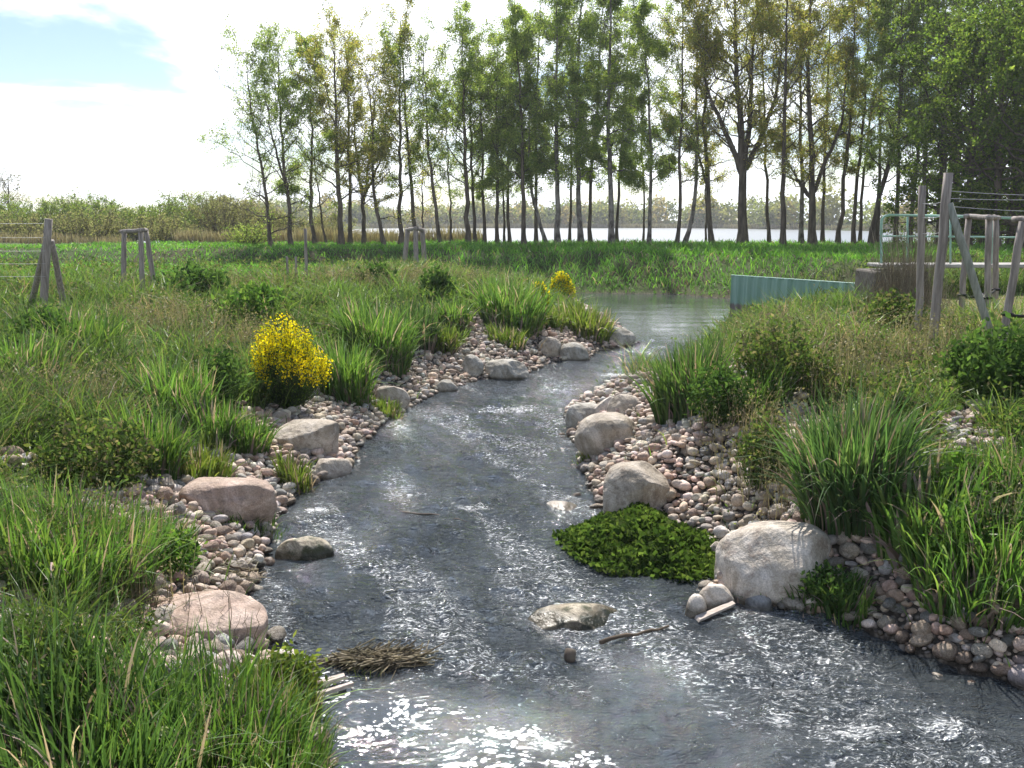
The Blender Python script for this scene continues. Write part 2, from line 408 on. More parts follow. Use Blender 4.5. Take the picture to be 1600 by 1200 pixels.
o_ = N_(t, 'ShaderNodeOutputMaterial'); t.links.new(p.outputs[0], o_.inputs[0]); M_ground = m
tag(mk('ground', np.stack([gx.ravel(), gy.ravel(), gz], -1), gridquads(*gx.shape), None, M_ground, col=gc), kind='structure')

# ------------------------------------------------------------------ water
FOAM = [  # px, py, rx, ry, type (0 flecks, 1 churned white)
    (650, 1110, 150, 30, 0), (760, 1165, 130, 38, 0), (560, 1150, 60, 40, 0), (900, 1185, 80, 20, 0), (520, 1080, 40, 25, 0), (470, 1035, 40, 10, 0),
    (640, 975, 60, 26, 1), (690, 990, 28, 30, 1), (500, 800, 60, 10, 1), (520, 748, 45, 7, 1), (1330, 1150, 140, 40, 1), (1480, 1140, 130, 40, 1), (1220, 1120, 60, 30, 1),
    (860, 1160, 70, 24, 1), (740, 795, 60, 10, 1), (900, 975, 70, 8, 1), (960, 585, 60, 6, 1), (800, 640, 130, 8, 1), (900, 690, 60, 6, 1), (1540, 1180, 60, 30, 1)]
FOAMW = []
for a, b, rx, ry, ty in FOAM:
    c0 = np.array(U(a, b)); dx = U(a + rx, b)[0] - c0[0]; dy = (U(a, b - ry)[1] - U(a, b + ry)[1]) / 2
    FOAMW.append((c0[0], c0[1], dx, dy, ty))
wang = np.radians(np.arange(-40, 45.01, .14)); wrad = np.exp(np.arange(np.log(2.2), np.log(62), .0062))
wx, wy = polar(wang, wrad); wx = wx.ravel(); wy = wy.ravel()
eddy = np.array(U(620, 1150))
calm = np.maximum(.75 - .75 * sstep(.6, 1.5, np.hypot((wx - eddy[0]) / 1.25, (wy - eddy[1]) / .62)), .95 * sstep(18, 27, wy))
rip = (1 - .97 * calm) * (.62 + .6 * sstep(.25, .72, fbm(wx * 1.1, wy * .7, 91, 3)))
wz = np.zeros(len(wx))
for k, (fx, fy, am, sd) in enumerate(((1.0, 2.0, .06, 1), (2.4, 4.0, .036, 2), (5.0, 7.5, .020, 3), (9, 12, .010, 4))):
    qx = wx + .35 * fbm(wx * 1.3, wy * 1.3, 60 + k, 2); qy = wy + .5 * fbm(wx * 1.1, wy * 1.1, 70 + k, 2) + .25 * np.sin(wx * 1.1)
    n = vnoise(qx * fx, qy * fy, 50 + sd); n = 1 - np.abs(2 * n - 1) if k in (1, 2) else n
    wz += am * (n - .5) * rip * (1 - sstep(30, 60, wy))
ln_ = vnoise(wx * 2.6 + .8 * np.sin(wy * .9) + 1.5 * fbm(wx * .5, wy * .5, 12, 2), wy * .75 + wx * .5, 67); wz += .035 * (1 - np.abs(2 * ln_ - 1)) * (1 - calm) * (1 - sstep(22, 40, wy)) - .02
wz += .022 * (vnoise(wx * .8, wy * 2.6, 66) - .5) * sstep(16, 22, wy)
wc = np.zeros((len(wx), 3)); wc[:, 2] = rip
for cx, cy, rx, ry, ty in FOAMW:
    q = np.hypot((wx - cx) / rx, (wy - cy) / ry); g = np.exp(-q * q * 1.1); wc[:, ty] = np.maximum(wc[:, ty], g)
wc[:, 1] = np.maximum(wc[:, 1], .82 * (1 - calm) * sstep(.12, .66, fbm(wx * 1.7 + 3 + .6 * wy, wy * .55, 93, 4)))  # broad foam mask over the riffle, its white specks also painting glints
Q = gridquads(len(wrad), len(wang)); dw = sdist(wx, wy, poly_all)
Q = Q[(dw[Q] < .5).any(1)]
used, inv = np.unique(Q, return_inverse=True); Q = inv.reshape(-1, 4)
def water_mat(name, river=True):
    m, t = newmat(name); geo = N_(t, 'ShaderNodeNewGeometry'); P = geo.outputs['Position']
    mp_ = N_(t, 'ShaderNodeMapping'); t.links.new(P, mp_.inputs[0])
    p = N_(t, 'ShaderNodeBsdfPrincipled'); p.inputs['IOR'].default_value = 1.65
    o = N_(t, 'ShaderNodeOutputMaterial')
    if not river:
        p.inputs['Base Color'].default_value = (.12, .13, .14, 1); p.inputs['IOR'].default_value = 1.6; p.inputs['Roughness'].default_value = .36
        t.links.new(bump_(t, noise_(t, P, 1.2, 3), .6, .12), p.inputs['Normal']); t.links.new(p.outputs[0], o.inputs[0]); return m
    a = N_(t, 'ShaderNodeVertexColor', layer_name='col'); sp = N_(t, 'ShaderNodeSeparateColor'); t.links.new(a.outputs[0], sp.inputs[0])
    mp_.inputs['Scale'].default_value = (1, 1.7, 1); mp_.inputs['Rotation'].default_value = (0, 0, -.25)
    v = mp_.outputs[0]
    nA = noise_(t, v, 2.6, 2, .5, 1.8); nB0 = noise_(t, v, 7.0, 2, .5, 2.4); nC = noise_(t, v, 17, 1, .5, 1.6)
    nB = math_(t, 'SUBTRACT', 1.0, math_(t, 'ABSOLUTE', math_(t, 'MULTIPLY_ADD', nB0, 2.0, -1.0)))
    # body colour, varying in slow patches between two dark tones
    nP = noise_(t, P, .9, 4, .6)
    c = mix_(t, ramp_(t, nP, .35, .7), (.036, .042, .046), (.062, .070, .075))
    # floating flecks
    mpf = N_(t, 'ShaderNodeMapping'); mpf.inputs['Scale'].default_value = (1, 2.1, 1); mpf.inputs['Rotation'].default_value = (0, 0, .3); t.links.new(P, mpf.inputs[0])
    nf = noise_(t, mpf.outputs[0], 13, 2, .45, 1.2); nf2 = noise_(t, P, 1.4, 3, .5, 1.0)
    vm = N_(t, 'ShaderNodeVectorMath', operation='SCALE'); nvec = N_(t, 'ShaderNodeTexNoise'); nvec.inputs['Scale'].default_value = 2.2; t.links.new(P, nvec.inputs['Vector']); t.links.new(nvec.outputs[1], vm.inputs[0]); vm.inputs['Scale'].default_value = .9
    nv2 = N_(t, 'ShaderNodeTexNoise'); nv2.inputs['Scale'].default_value = 22; t.links.new(P, nv2.inputs['Vector']); vm2 = N_(t, 'ShaderNodeVectorMath', operation='SCALE'); t.links.new(nv2.outputs[1], vm2.inputs[0]); vm2.inputs['Scale'].default_value = .07
    va = N_(t, 'ShaderNodeVectorMath', operation='ADD'); t.links.new(mpf.outputs[0], va.inputs[0]); t.links.new(vm.outputs[0], va.inputs[1]); vb = N_(t, 'ShaderNodeVectorMath', operation='ADD'); t.links.new(va.outputs[0], vb.inputs[0]); t.links.new(vm2.outputs[0], vb.inputs[1])
    vor = N_(t, 'ShaderNodeTexVoronoi'); vor.inputs['Scale'].default_value = 15; t.links.new(vb.outputs[0], vor.inputs['Vector']); vs = N_(t, 'ShaderNodeSeparateColor'); t.links.new(vor.outputs['Color'], vs.inputs[0])
    msk = ramp_(t, math_(t, 'ADD', sp.outputs[0], math_(t, 'MULTIPLY_ADD', nf2, 2.2, -1.1)), .28, .8)
    th = math_(t, 'SUBTRACT', math_(t, 'MULTIPLY', math_(t, 'MULTIPLY', vs.outputs[0], .78), msk), vor.outputs['Distance'])
    fl = ramp_(t, th, -.02, .06, 0, .9)
    # churned white: foam, plus glint specks painted into the riffle colour
    nt1 = noise_(t, v, 9, 6, .66, 2.8)
    tt = math_(t, 'SUBTRACT', nt1, math_(t, 'MULTIPLY', math_(t, 'SUBTRACT', 1.0, sp.outputs[1]), .45))
    ch = ramp_(t, tt, .40, .62, 0, .75)
    fo = math_(t, 'MAXIMUM', fl, ch)
    c = mix_(t, fo, c, mix_(t, ramp_(t, nt1, .3, .6), (.40, .42, .44), (.70, .72, .74)))
    t.links.new(c, p.inputs['Base Color']); t.links.new(ramp_(t, fo, 0, 1, .03, .6), p.inputs['Roughness'])
    st = sp.outputs[2]
    def B(h, s, d, nrm=None):
        n = N_(t, 'ShaderNodeBump'); n.inputs['Distance'].default_value = d
        t.links.new(math_(t, 'MULTIPLY', st, s), n.inputs['Strength']); t.links.new(h, n.inputs['Height'])
        if nrm is not None: t.links.new(nrm, n.inputs['Normal'])
        return n.outputs[0]
    b = B(nA, 1.0, .10); b = B(nB, 1.0, .032, b); b = B(nC, 1.0, .007, b)
    t.links.new(b, p.inputs['Normal']); t.links.new(p.outputs[0], o.inputs[0]); return m
river = mk('river_water', np.stack([wx, wy, wz], -1)[used], Q, None, water_mat('river_surface'), col=wc[used])
tag(river, kind='structure')
lx = np.linspace(-220, 420, 40); ly = np.linspace(64, 640, 30); X, Y = np.meshgrid(lx, ly)
tag(mk('lake_water', np.stack([X.ravel(), Y.ravel(), np.zeros(X.size)], -1), gridquads(30, 40)[:, ::-1], None, water_mat('lake_surface', False)), kind='structure')

# ------------------------------------------------------------------ rocks
import bmesh
def ico(sub):
    bm = bmesh.new(); bmesh.ops.create_icosphere(bm, subdivisions=sub, radius=1)
    V = np.array([v.co[:] for v in bm.verts]); T = np.array([[v.index for v in f.verts] for f in bm.faces]); bm.free(); return V, T
ICO = {k: ico(k) for k in (2, 3, 5)}
def n3(V, s, seed):
    return (vnoise(V[:, 0] * s + V[:, 2] * .7 * s + 9, V[:, 1] * s - V[:, 2] * .4 * s + 3, seed) + vnoise(V[:, 1] * s + 31, V[:, 2] * s + 7, seed + 1) + vnoise(V[:, 2] * s + 5, V[:, 0] * s + 13, seed + 2)) / 3 - .5
def rockshape(seed, sub=3, facets=6, flat=.78, rough=.12):
    r = np.random.default_rng(seed); V, T = ICO[sub]; V = V.copy()
    V = np.sign(V) * np.abs(V) ** (.6 if seed in (169, 12, 41, 172, 33) else .88)
    V /= np.abs(V).max()
    for i in range(facets):
        n = r.normal(size=3) * np.array([1, 1, .75]); n /= np.linalg.norm(n); d = r.uniform(flat - .12, flat + .12)
        e = V @ n - d; V = V - np.where(e > 0, e * .85, 0)[:, None] * n
    V = V * (1 + rough * 2.2 * n3(V, 1.1, seed)[:, None] + rough * n3(V, 2.7, seed + 5)[:, None] + (rough * .35 * n3(V, 7, seed + 9)[:, None] if sub > 3 else 0))
    V -= (V.max(0) + V.min(0)) / 2; V /= V.max(0)
    return V, T
ROCKM = dict(
    pink=rock_mat('pink_granite', (.40, .30, .255), (.49, .395, .345), (.31, .245, .215)),
    tan=rock_mat('tan_granite', (.42, .375, .325), (.51, .465, .41), (.31, .27, .235)),
    grey=rock_mat('grey_granite', (.36, .35, .325), (.47, .455, .42), (.26, .255, .235)),
    pale=rock_mat('pale_granite', (.52, .48, .435), (.62, .575, .53), (.40, .35, .315)),
    slate=rock_mat('blue_grey_rock', (.20, .21, .23), (.30, .31, .33), (.13, .14, .15)),
    moss=rock_mat('mossy_rock', (.36, .32, .25), (.44, .40, .33), (.13, .115, .07), moss=.6))
def boulder(x0, x1, y0, y1, z0, mat, label, seed, dr=.75, yaw=0., facets=6, hs=1.0, rough=.13, sub=5, sink=.24, flat=.78):
    cx = (x0 + x1) / 2
    if z0 > 0: z0 = max(z0 * .3, float(G(cx, y1 - 2)[2]) + .02)
    b = U(cx, y1, z0); dist = math.sqrt(b[0] ** 2 + b[1] ** 2 + (CAMH - z0) ** 2)
    w = (x1 - x0) * dist / FPX; dp = w * dr; dist += dp * .4; w = (x1 - x0) * dist / FPX
    el = math.atan2(CAMH - z0, b[1]); Vv = (y1 - y0) * dist / FPX
    h = max((Vv - dp * .45 * sin(el)) / cos(el), w * .16) * hs * (.86 if z0 > 0 else 1)
    V, T = rockshape(seed, sub, facets, flat, rough)
    ht = h + sink
    V = V * np.array([w / 2, dp / 2, ht / 2]); c, s = cos(yaw), sin(yaw)
    V = np.stack([V[:, 0] * c - V[:, 1] * s, V[:, 0] * s + V[:, 1] * c, V[:, 2]], -1)
    V[:, 0] *= (w / 2) / V[:, 0].max(); V[:, 2] += ht / 2 - sink
    f = 1 + dp * .42 / b[1]
    o = mk('boulder', V, None, T, ROCKM[mat], origin=(b[0] * f, b[1] + dp * .42, z0))
    return tag(o, label, 'boulder', 'boulders along the stream')
BOULD = [
 (228, 408, 938, 1008, .12, 'pink', 'large pinkish boulder with a smooth sloping back, half behind the grass at lower left', 3, .8, .1, 5),
 (288, 430, 746, 812, .12, 'pink', 'reddish pink block-shaped boulder at the water edge on the left bank', 12, .6, -.05, 8),
 (432, 521, 842, 876, -.02, 'moss', 'low dark-footed boulder standing alone in the stream near the left bank', 21, .55, .1, 5),
 (484, 549, 717, 750, .0, 'tan', 'small grey wedge-shaped boulder where foam breaks against the left bank', 33, .8, .2, 7),
 (428, 527, 652, 704, .1, 'tan', 'square grey-brown boulder with a flat top below the yellow broom bush', 41, .6, .05, 9),
 (582, 641, 599, 630, .1, 'tan', 'brownish humped boulder on the cobbles beside a small leafy plant', 52, .6, -.2, 5),
 (677, 717, 593, 613, .0, 'grey', 'small grey boulder at the water edge, left of the long grey pair', 61, .7, 0., 5),
 (717, 756, 550, 578, .15, 'grey', 'round light grey boulder touching the long grey boulder on the left bank', 72, .8, 0., 3),
 (756, 827, 557, 591, .02, 'grey', 'long smooth grey boulder dipping into the water on the left bank', 83, .6, -.1, 4),
 (841, 877, 523, 548, .12, 'tan', 'rounded brown-grey boulder behind the dark grey one near the tip of the left bank', 91, .8, 0., 4),
 (871, 920, 535, 564, .0, 'grey', 'dark grey smooth boulder at the waterline near the tip of the left bank', 102, .7, .1, 4),
 (921, 992, 510, 542, .0, 'grey', 'big smooth boulder marking the outermost tip of the left bank', 113, .65, .05, 3),
 (882, 947, 626, 656, .01, 'grey', 'pale flat-backed boulder lowest in the water, upstream of the big round boulder', 122, .8, .4, 7),
 (928, 968, 616, 640, .05, 'pale', 'small whitish boulder between two others behind the big round boulder', 131, .8, 0., 5),
 (948, 1004, 612, 642, .1, 'tan', 'pale rounded boulder farthest right behind the big round boulder', 141, .8, -.2, 5),
 (897, 1001, 638, 703, .04, 'tan', 'big round tan boulder at the narrowest bend on the right bank', 151, .75, .1, 4),
 (942, 1044, 716, 806, .08, 'tan', 'tall pinkish grey boulder with a flat crown just above the watercress', 169, .75, -.1, 4),
 (1126, 1287, 818, 930, .04, 'pale', 'biggest pale boulder on the right bank with a cracked front face', 172, .75, -.08, 6),
 (843, 908, 786, 803, -.02, 'pale', 'flat pale stone barely rising from the water left of the watercress', 181, .9, 0., 5),
 (822, 982, 954, 990, -.06, 'moss', 'wide flat boulder awash in the middle of the stream with algae streaks', 192, .55, .05, 7),
 (1071, 1103, 931, 961, .0, 'pale', 'small egg-shaped pale rock in front of the plank on the right', 201, .9, 0., 3),
 (1090, 1150, 916, 950, .0, 'pale', 'pale lumpy rock between the watercress and the biggest boulder', 212, .6, .2, 6),
 (1162, 1206, 930, 955, .0, 'slate', 'small blue-grey rock at the foot of the biggest boulder', 221, .8, 0., 4),
 (408, 492, 1016, 1046, .0, 'pale', 'pale flat slab of stone behind the foreground grass at the water edge', 233, .6, .1, 8),
]
for i, (x0, x1, y0, y1, z0, mt, lb, sd, dr, yw, fc) in enumerate(BOULD):
    boulder(x0, x1, y0, y1, z0, mt, lb, sd, dr, yw, fc)
BOX = np.array([(b[0], b[1], b[2], b[3]) for b in BOULD])

# cobbles
M_cob = rock_mat('cobble_stone', (.9, .88, .86), (1.1, 1.08, 1.05), (.8, .78, .76), wet=True, scale=1.6, vcol=True)
PALC = np.array([(.42, .36, .31), (.47, .42, .36), (.40, .375, .34), (.52, .47, .41), (.31, .29, .27), (.42, .32, .27), (.58, .54, .49), (.34, .27, .23), (.30, .30, .30), (.48, .40, .33)])
def scatter_cobbles():
    n = 190000
    r = np.exp(rng.uniform(np.log(4.0), np.log(38), n)); a = rng.uniform(radians(-36), radians(36), n)
    # area-uniform near, thinner far
    x = r * np.sin(a); y = r * np.cos(a)
    d = sdist(x, y, poly_all); m_ = pebmask(x, y)
    ok = (d > -.42) & (m_ > .5) & ((d > 0) | (rng.random(n) < .8))
    x, y, d = x[ok], y[ok], d[ok]
    s = .019 + .046 * rng.random(len(x)) ** 2.3 + .040 * (rng.random(len(x)) < .06) * rng.random(len(x))
    s *= 1 + .018 * np.clip(np.hypot(x, y) - 10, 0, 30)
    o = np.argsort(-s + .02 * rng.random(len(s))); x, y, s = x[o], y[o], s[o]
    cell = {}; keep = []; layer = []
    C = .115
    for lay in (0, 1):
        cell = {}
        for i in range(len(x)):
            if lay and (i % 2 == 0 or i in kept0): continue
            cx, cy = int(x[i] // C), int(y[i] // C); bad = False
            for ax in (-1, 0, 1):
                for ay in (-1, 0, 1):
                    for j in cell.get((cx + ax, cy + ay), ()):
                        if (x[i] - x[j]) ** 2 + (y[i] - y[j]) ** 2 < ((s[i] + s[j]) * (.80 if lay == 0 else 1.25)) ** 2: bad = True; break
                    if bad: break
                if bad: break
            if not bad: cell.setdefault((cx, cy), []).append(i); keep.append(i); layer.append(lay)
        if lay == 0: kept0 = set(keep)
    k = np.array(keep); return x[k], y[k], s[k], np.array(layer)
cx_, cy_, cs_, cl_ = scatter_cobbles()
cz_ = height(cx_, cy_); nC = len(cx_)
# keep stones out of the boulders' own spots is not needed: boulders sit over them
ccol = PALC[rng.integers(0, len(PALC), nC)] * rng.uniform(.88, 1.38, (nC, 1)) * np.array([.98, 1.0, 1.03]) * rng.uniform(.95, 1.05, (nC, 3))
pinkzone = sstep(.45, .6, fbm(cx_ * .6, cy_ * .6, 77, 2))[:, None]; ccol = ccol * (1 + pinkzone * np.array([.05, -.03, -.04]))
asp = np.stack([rng.uniform(1.0, 1.45, nC), rng.uniform(.75, 1.05, nC), rng.uniform(.45, .95, nC)], -1)
csc = cs_[:, None] * asp
yaw = rng.uniform(0, 2 * pi, nC); tx = rng.normal(0, .5, nC)
Rz = np.zeros((nC, 3, 3)); Rz[:, 0, 0] = np.cos(yaw); Rz[:, 0, 1] = -np.sin(yaw); Rz[:, 1, 0] = np.sin(yaw); Rz[:, 1, 1] = np.cos(yaw); Rz[:, 2, 2] = 1
Rx = np.zeros((nC, 3, 3)); Rx[:, 0, 0] = 1; Rx[:, 1, 1] = np.cos(tx); Rx[:, 1, 2] = -np.sin(tx); Rx[:, 2, 1] = np.sin(tx); Rx[:, 2, 2] = np.cos(tx)
CR = Rz @ Rx
cpz = cz_ + csc[:, 2] * .35 + cl_ * cs_ * .85
SH2 = [rockshape(500 + i, 2, 7, .78, .14)[0] for i in range(8)]; SH3 = [rockshape(500 + i, 3, 7, .78, .14)[0] for i in range(8)]
var = rng.integers(0, 8, nC)
dist = np.hypot(np.hypot(cx_, cy_), CAMH)
# projected position, to choose the 300 that show largest
yc = cy_ * cos(PITCH) - (cpz - CAMH) * sin(PITCH); ppx = 800 + FPX * cx_ / yc
ppy = 600 - FPX * (cy_ * sin(PITCH) + (cpz - CAMH) * cos(PITCH)) / yc
show = (ppx > 10) & (ppx < 1590) & (ppy < 1190) & (cpz > -.01)
hid = ((ppx < 230) & (ppy > 950)) | ((ppx < 480) & (ppy > 1030))
for b in BOX: hid |= (ppx > b[0]) & (ppx < b[1]) & (ppy > b[2]) & (ppy < b[3])
score = np.where(show & ~hid & ((cl_ == 1) | (cpz > 0)), csc[:, 0] / dist, 0)
big = np.argsort(-score)[:300]; isbig = np.zeros(nC, bool); isbig[big] = True
cobmesh = []
for i in range(8):
    V, T = ICO[3]
    cobmesh.append(SH3[i])
palmeshes = {}
for i in big:
    key = (int(var[i]), int(rng.integers(0, 3)), int(rng.integers(0, len(PALC))))
    if key not in palmeshes:
        o = mk('cobble', cobmesh[key[0]], None, ICO[3][1], M_cob, col=np.tile(PALC[key[2]] * rng.uniform(.95, 1.3), (len(SH3[0]), 1)))
        palmeshes[key] = o
    else:
        o = palmeshes[key].copy(); COL.objects.link(o)
    o.location = (cx_[i], cy_[i], cpz[i]); o.scale = tuple(csc[i]); o.rotation_euler = (tx[i], 0, yaw[i])
    if isright(cx_[i:i + 1], cy_[i:i + 1])[0]: tag(o, 'rounded river cobble among the loose stones of the right bank', 'cobble', 'cobbles on the right bank')
    else: tag(o, 'rounded river cobble among the loose stones of the left bank', 'cobble', 'cobbles on the left bank')
g = Geo()
rest = np.where(~isbig & (cpz > -.12))[0]
for sub, sel in ((3, rest[dist[rest] < 9.5]), (2, rest[dist[rest] >= 9.5])):
    SHX = SH3 if sub == 3 else SH2
    for v in range(8):
        s = sel[var[sel] == v]
        if not len(s): continue
        B0 = SHX[v]; W = np.einsum('nij,nkj->nki', CR[s], B0[None] * csc[s][:, None, :]) + np.stack([cx_[s], cy_[s], cpz[s]], -1)[:, None, :]
        nv = len(B0); T = (ICO[sub][1][None] + (np.arange(len(s)) * nv)[:, None, None]).reshape(-1, 3)
        g.add(W.reshape(-1, 3), None, T, np.repeat(ccol[s], nv, 0))
tag(g.build('cobble_bed', M_cob), 'mass of smaller rounded stones lining both stream banks', 'stones', kind='stuff')
print('cobbles', nC)

# ------------------------------------------------------------------ trees
GREEN = np.array([(.18, .25, .07), (.23, .29, .085), (.14, .205, .06), (.27, .31, .10)])
YELLO = np.array([(.31, .29, .08), (.25, .27, .075), (.33, .27, .10), (.19, .23, .065)])
DARKG = np.array([(.08, .13, .03), (.11, .17, .035), (.15, .20, .045), (.06, .10, .025)])
BUDS = np.array([(.12, .11, .05), (.14, .12, .06), (.10, .10, .04), (.09, .10, .035)])
def unit(v): return v / (np.linalg.norm(v, axis=-1, keepdims=True) + 1e-9)
def resample(P, K):
    P = np.asarray(P, float); s = np.concatenate([[0], np.cumsum(np.linalg.norm(np.diff(P, axis=0), axis=1))]); u = np.linspace(0, s[-1], K)
    Q = np.stack([np.interp(u, s, P[:, i]) for i in range(3)], -1)
    for _ in range(2): Q[1:-1] = (Q[:-2] + 2 * Q[1:-1] + Q[2:]) / 4
    return Q
def tree(stems, r0, rc, label, pal, bark, f0=.25, nl=26, nleaf=3500, lsize=.13, elev=(25, 60), droop=0.0, group='tree row along the lake', name='tree', seed=0, bare=0.0, cat='tree', twigs=3, clump=1.2):
    """stems: list of 3-D polylines; the first starts at the base"""
    r = np.random.default_rng(seed); W = Geo(); Pl = []; Wt = []
    base = stems[0][0].copy(); base[2] = height(base[:1], base[1:2])[0] - .05
    stems[0][0] = base
    for si, st in enumerate(stems):
        K = 16; C = resample(st, K); L = np.linalg.norm(C[-1] - C[0])
        C[1:-1] += r.normal(0, .035, (K - 2, 3)) * np.array([1, 1, 0.2])
        rr = r0 * (1 if si == 0 else .6); u = np.linspace(0, 1, K)
        R = rr * (1 - u) ** .85 + .012
        if si == 0: R = R * (1 + .55 * np.exp(-u * 28))
        V, Q = tubes(C[None], R[None], 9); W.add(V, Q)
        n = max(4, int(nl * (1 if si == 0 else .55)))
        tt = f0 + (1 - f0) * (np.arange(n) + r.random(n)) / n * .97 if si == 0 else .12 + .85 * (np.arange(n) + r.random(n)) / n
        p0 = np.stack([np.interp(tt, u, C[:, i]) for i in range(3)], -1); rl = np.interp(tt, u, R)
        az = np.arange(n) * 2.399 + r.normal(0, .5, n)
        tf = np.clip((tt - f0) / (1 - f0 + 1e-6), 0, 1)
        el = np.radians(elev[0] + (elev[1] - elev[0]) * tf + r.normal(0, 9, n))
        Ll = rc * (.45 + .75 * np.sin(pi * np.clip(tf * .85 + .12, 0, 1))) * r.uniform(.55, 1.2, n)
        if si: Ll *= .8
        D = np.stack([np.cos(az) * np.cos(el), np.sin(az) * np.cos(el), np.sin(el)], -1)
        K2 = 6; s = np.linspace(0, 1, K2)
        Lm = p0[:, None] + D[:, None] * (Ll[:, None] * s)[:, :, None]
        Lm[:, :, 2] += (.18 - droop) * Ll[:, None] * s ** 2
        Lm[:, 1:] += r.normal(0, .05, (n, K2 - 1, 3)) * Ll[:, None, None] * .8
        RL = np.clip(rl * .42, .012, .12)[:, None] * (1 - s * .85)
        V, Q = tubes(Lm, RL, 5); W.add(V, Q)
        ns = 6; us = r.uniform(.2, 1, (n, ns)); k = us * (K2 - 1); k0 = np.clip(k.astype(int), 0, K2 - 2); fr = (k - k0)[..., None]
        ii = np.arange(n)[:, None]; ps = Lm[ii, k0] * (1 - fr) + Lm[ii, k0 + 1] * fr
        ds = unit(D[:, None] * .8 + r.normal(0, .55, (n, ns, 3)) + np.array([0, 0, .2 - droop * 1.2])); ls = (Ll[:, None] * r.uniform(.25, .5, (n, ns)))
        K3 = 4; s3 = np.linspace(0, 1, K3)
        Sb = ps[:, :, None] + ds[:, :, None] * (ls[..., None] * s3)[..., None]
        Sb[..., 2] -= droop * .8 * (ls[..., None] * s3 ** 2)
        Sb = Sb.reshape(-1, K3, 3); Sb[:, 1:] += r.normal(0, .03, (len(Sb), K3 - 1, 3))
        V, Q = tubes(Sb, np.full((len(Sb), 1), .016) * (1 - s3 * .7), 3); W.add(V, Q)
        nt_ = twigs; ps = Sb[:, r.integers(1, K3, nt_)].reshape(-1, 3)
        dt = unit(np.repeat(ds.reshape(-1, 3), nt_, 0) * .6 + r.normal(0, .6, (len(ps), 3)) - np.array([0, 0, droop * 1.5])); lt = np.repeat(ls.ravel(), nt_) * r.uniform(.3, .75, len(ps))
        s4 = np.linspace(0, 1, 3); Tw = ps[:, None] + dt[:, None] * (lt[:, None] * s4)[..., None]
        Tw[..., 2] -= droop * .9 * (lt[:, None] * s4 ** 2)
        V, Q = tubes(Tw, np.full((len(Tw), 1), .009) * (1 - s4 * .5), 3); W.add(V, Q)
        # leaves sit on twigs; some boughs carry many, some few
        wl = r.gamma(clump, 1, n) * (1 - bare * (tf < .35)); wsub = r.gamma(clump, 1, (n, ns)) * wl[:, None]
        Pl.append(Tw); Wt.append(np.repeat(wsub.ravel(), nt_) * lt)
    Tw = np.concatenate(Pl); wt = np.concatenate(Wt); wt /= wt.sum()
    j = r.choice(len(Tw), nleaf, p=wt); f = r.random(nleaf)[:, None]
    P = Tw[j, 0] * (1 - f) + Tw[j, 2] * f + r.normal(0, .11, (nleaf, 3))
    hue = pal[(r.random(nleaf) * len(pal)).astype(int)] * r.uniform(.75, 1.25, (nleaf, 1))
    hue = hue * (1 + .25 * (fbm(P[:, 0] * .6 + P[:, 1], P[:, 2] * .6, seed, 2) - .5))[:, None]
    root = empty(name, tuple(base), label, cat, group)
    W.build('trunk', bark, root, rel=base)
    V, Q, C = leaves(P, np.full(nleaf, lsize), hue, .7); mk('crown', V - base, Q, None, M_leaf, root, C, smooth=False)
    return root
def ordinal(i):
    w = ['first', 'second', 'third', 'fourth', 'fifth', 'sixth', 'seventh', 'eighth', 'ninth', 'tenth', 'eleventh', 'twelfth', 'thirteenth', 'fourteenth', 'fifteenth', 'sixteenth', 'seventeenth', 'eighteenth', 'nineteenth']
    if i <= 19: return w[i - 1]
    T = {2: 'twenty', 3: 'thirty', 4: 'forty', 5: 'fifty'}
    q, r_ = divmod(i, 10)
    if r_ == 0: return {2: 'twentieth', 3: 'thirtieth', 4: 'fortieth', 5: 'fiftieth'}[q]
    return T[q] + '-' + w[r_ - 1]
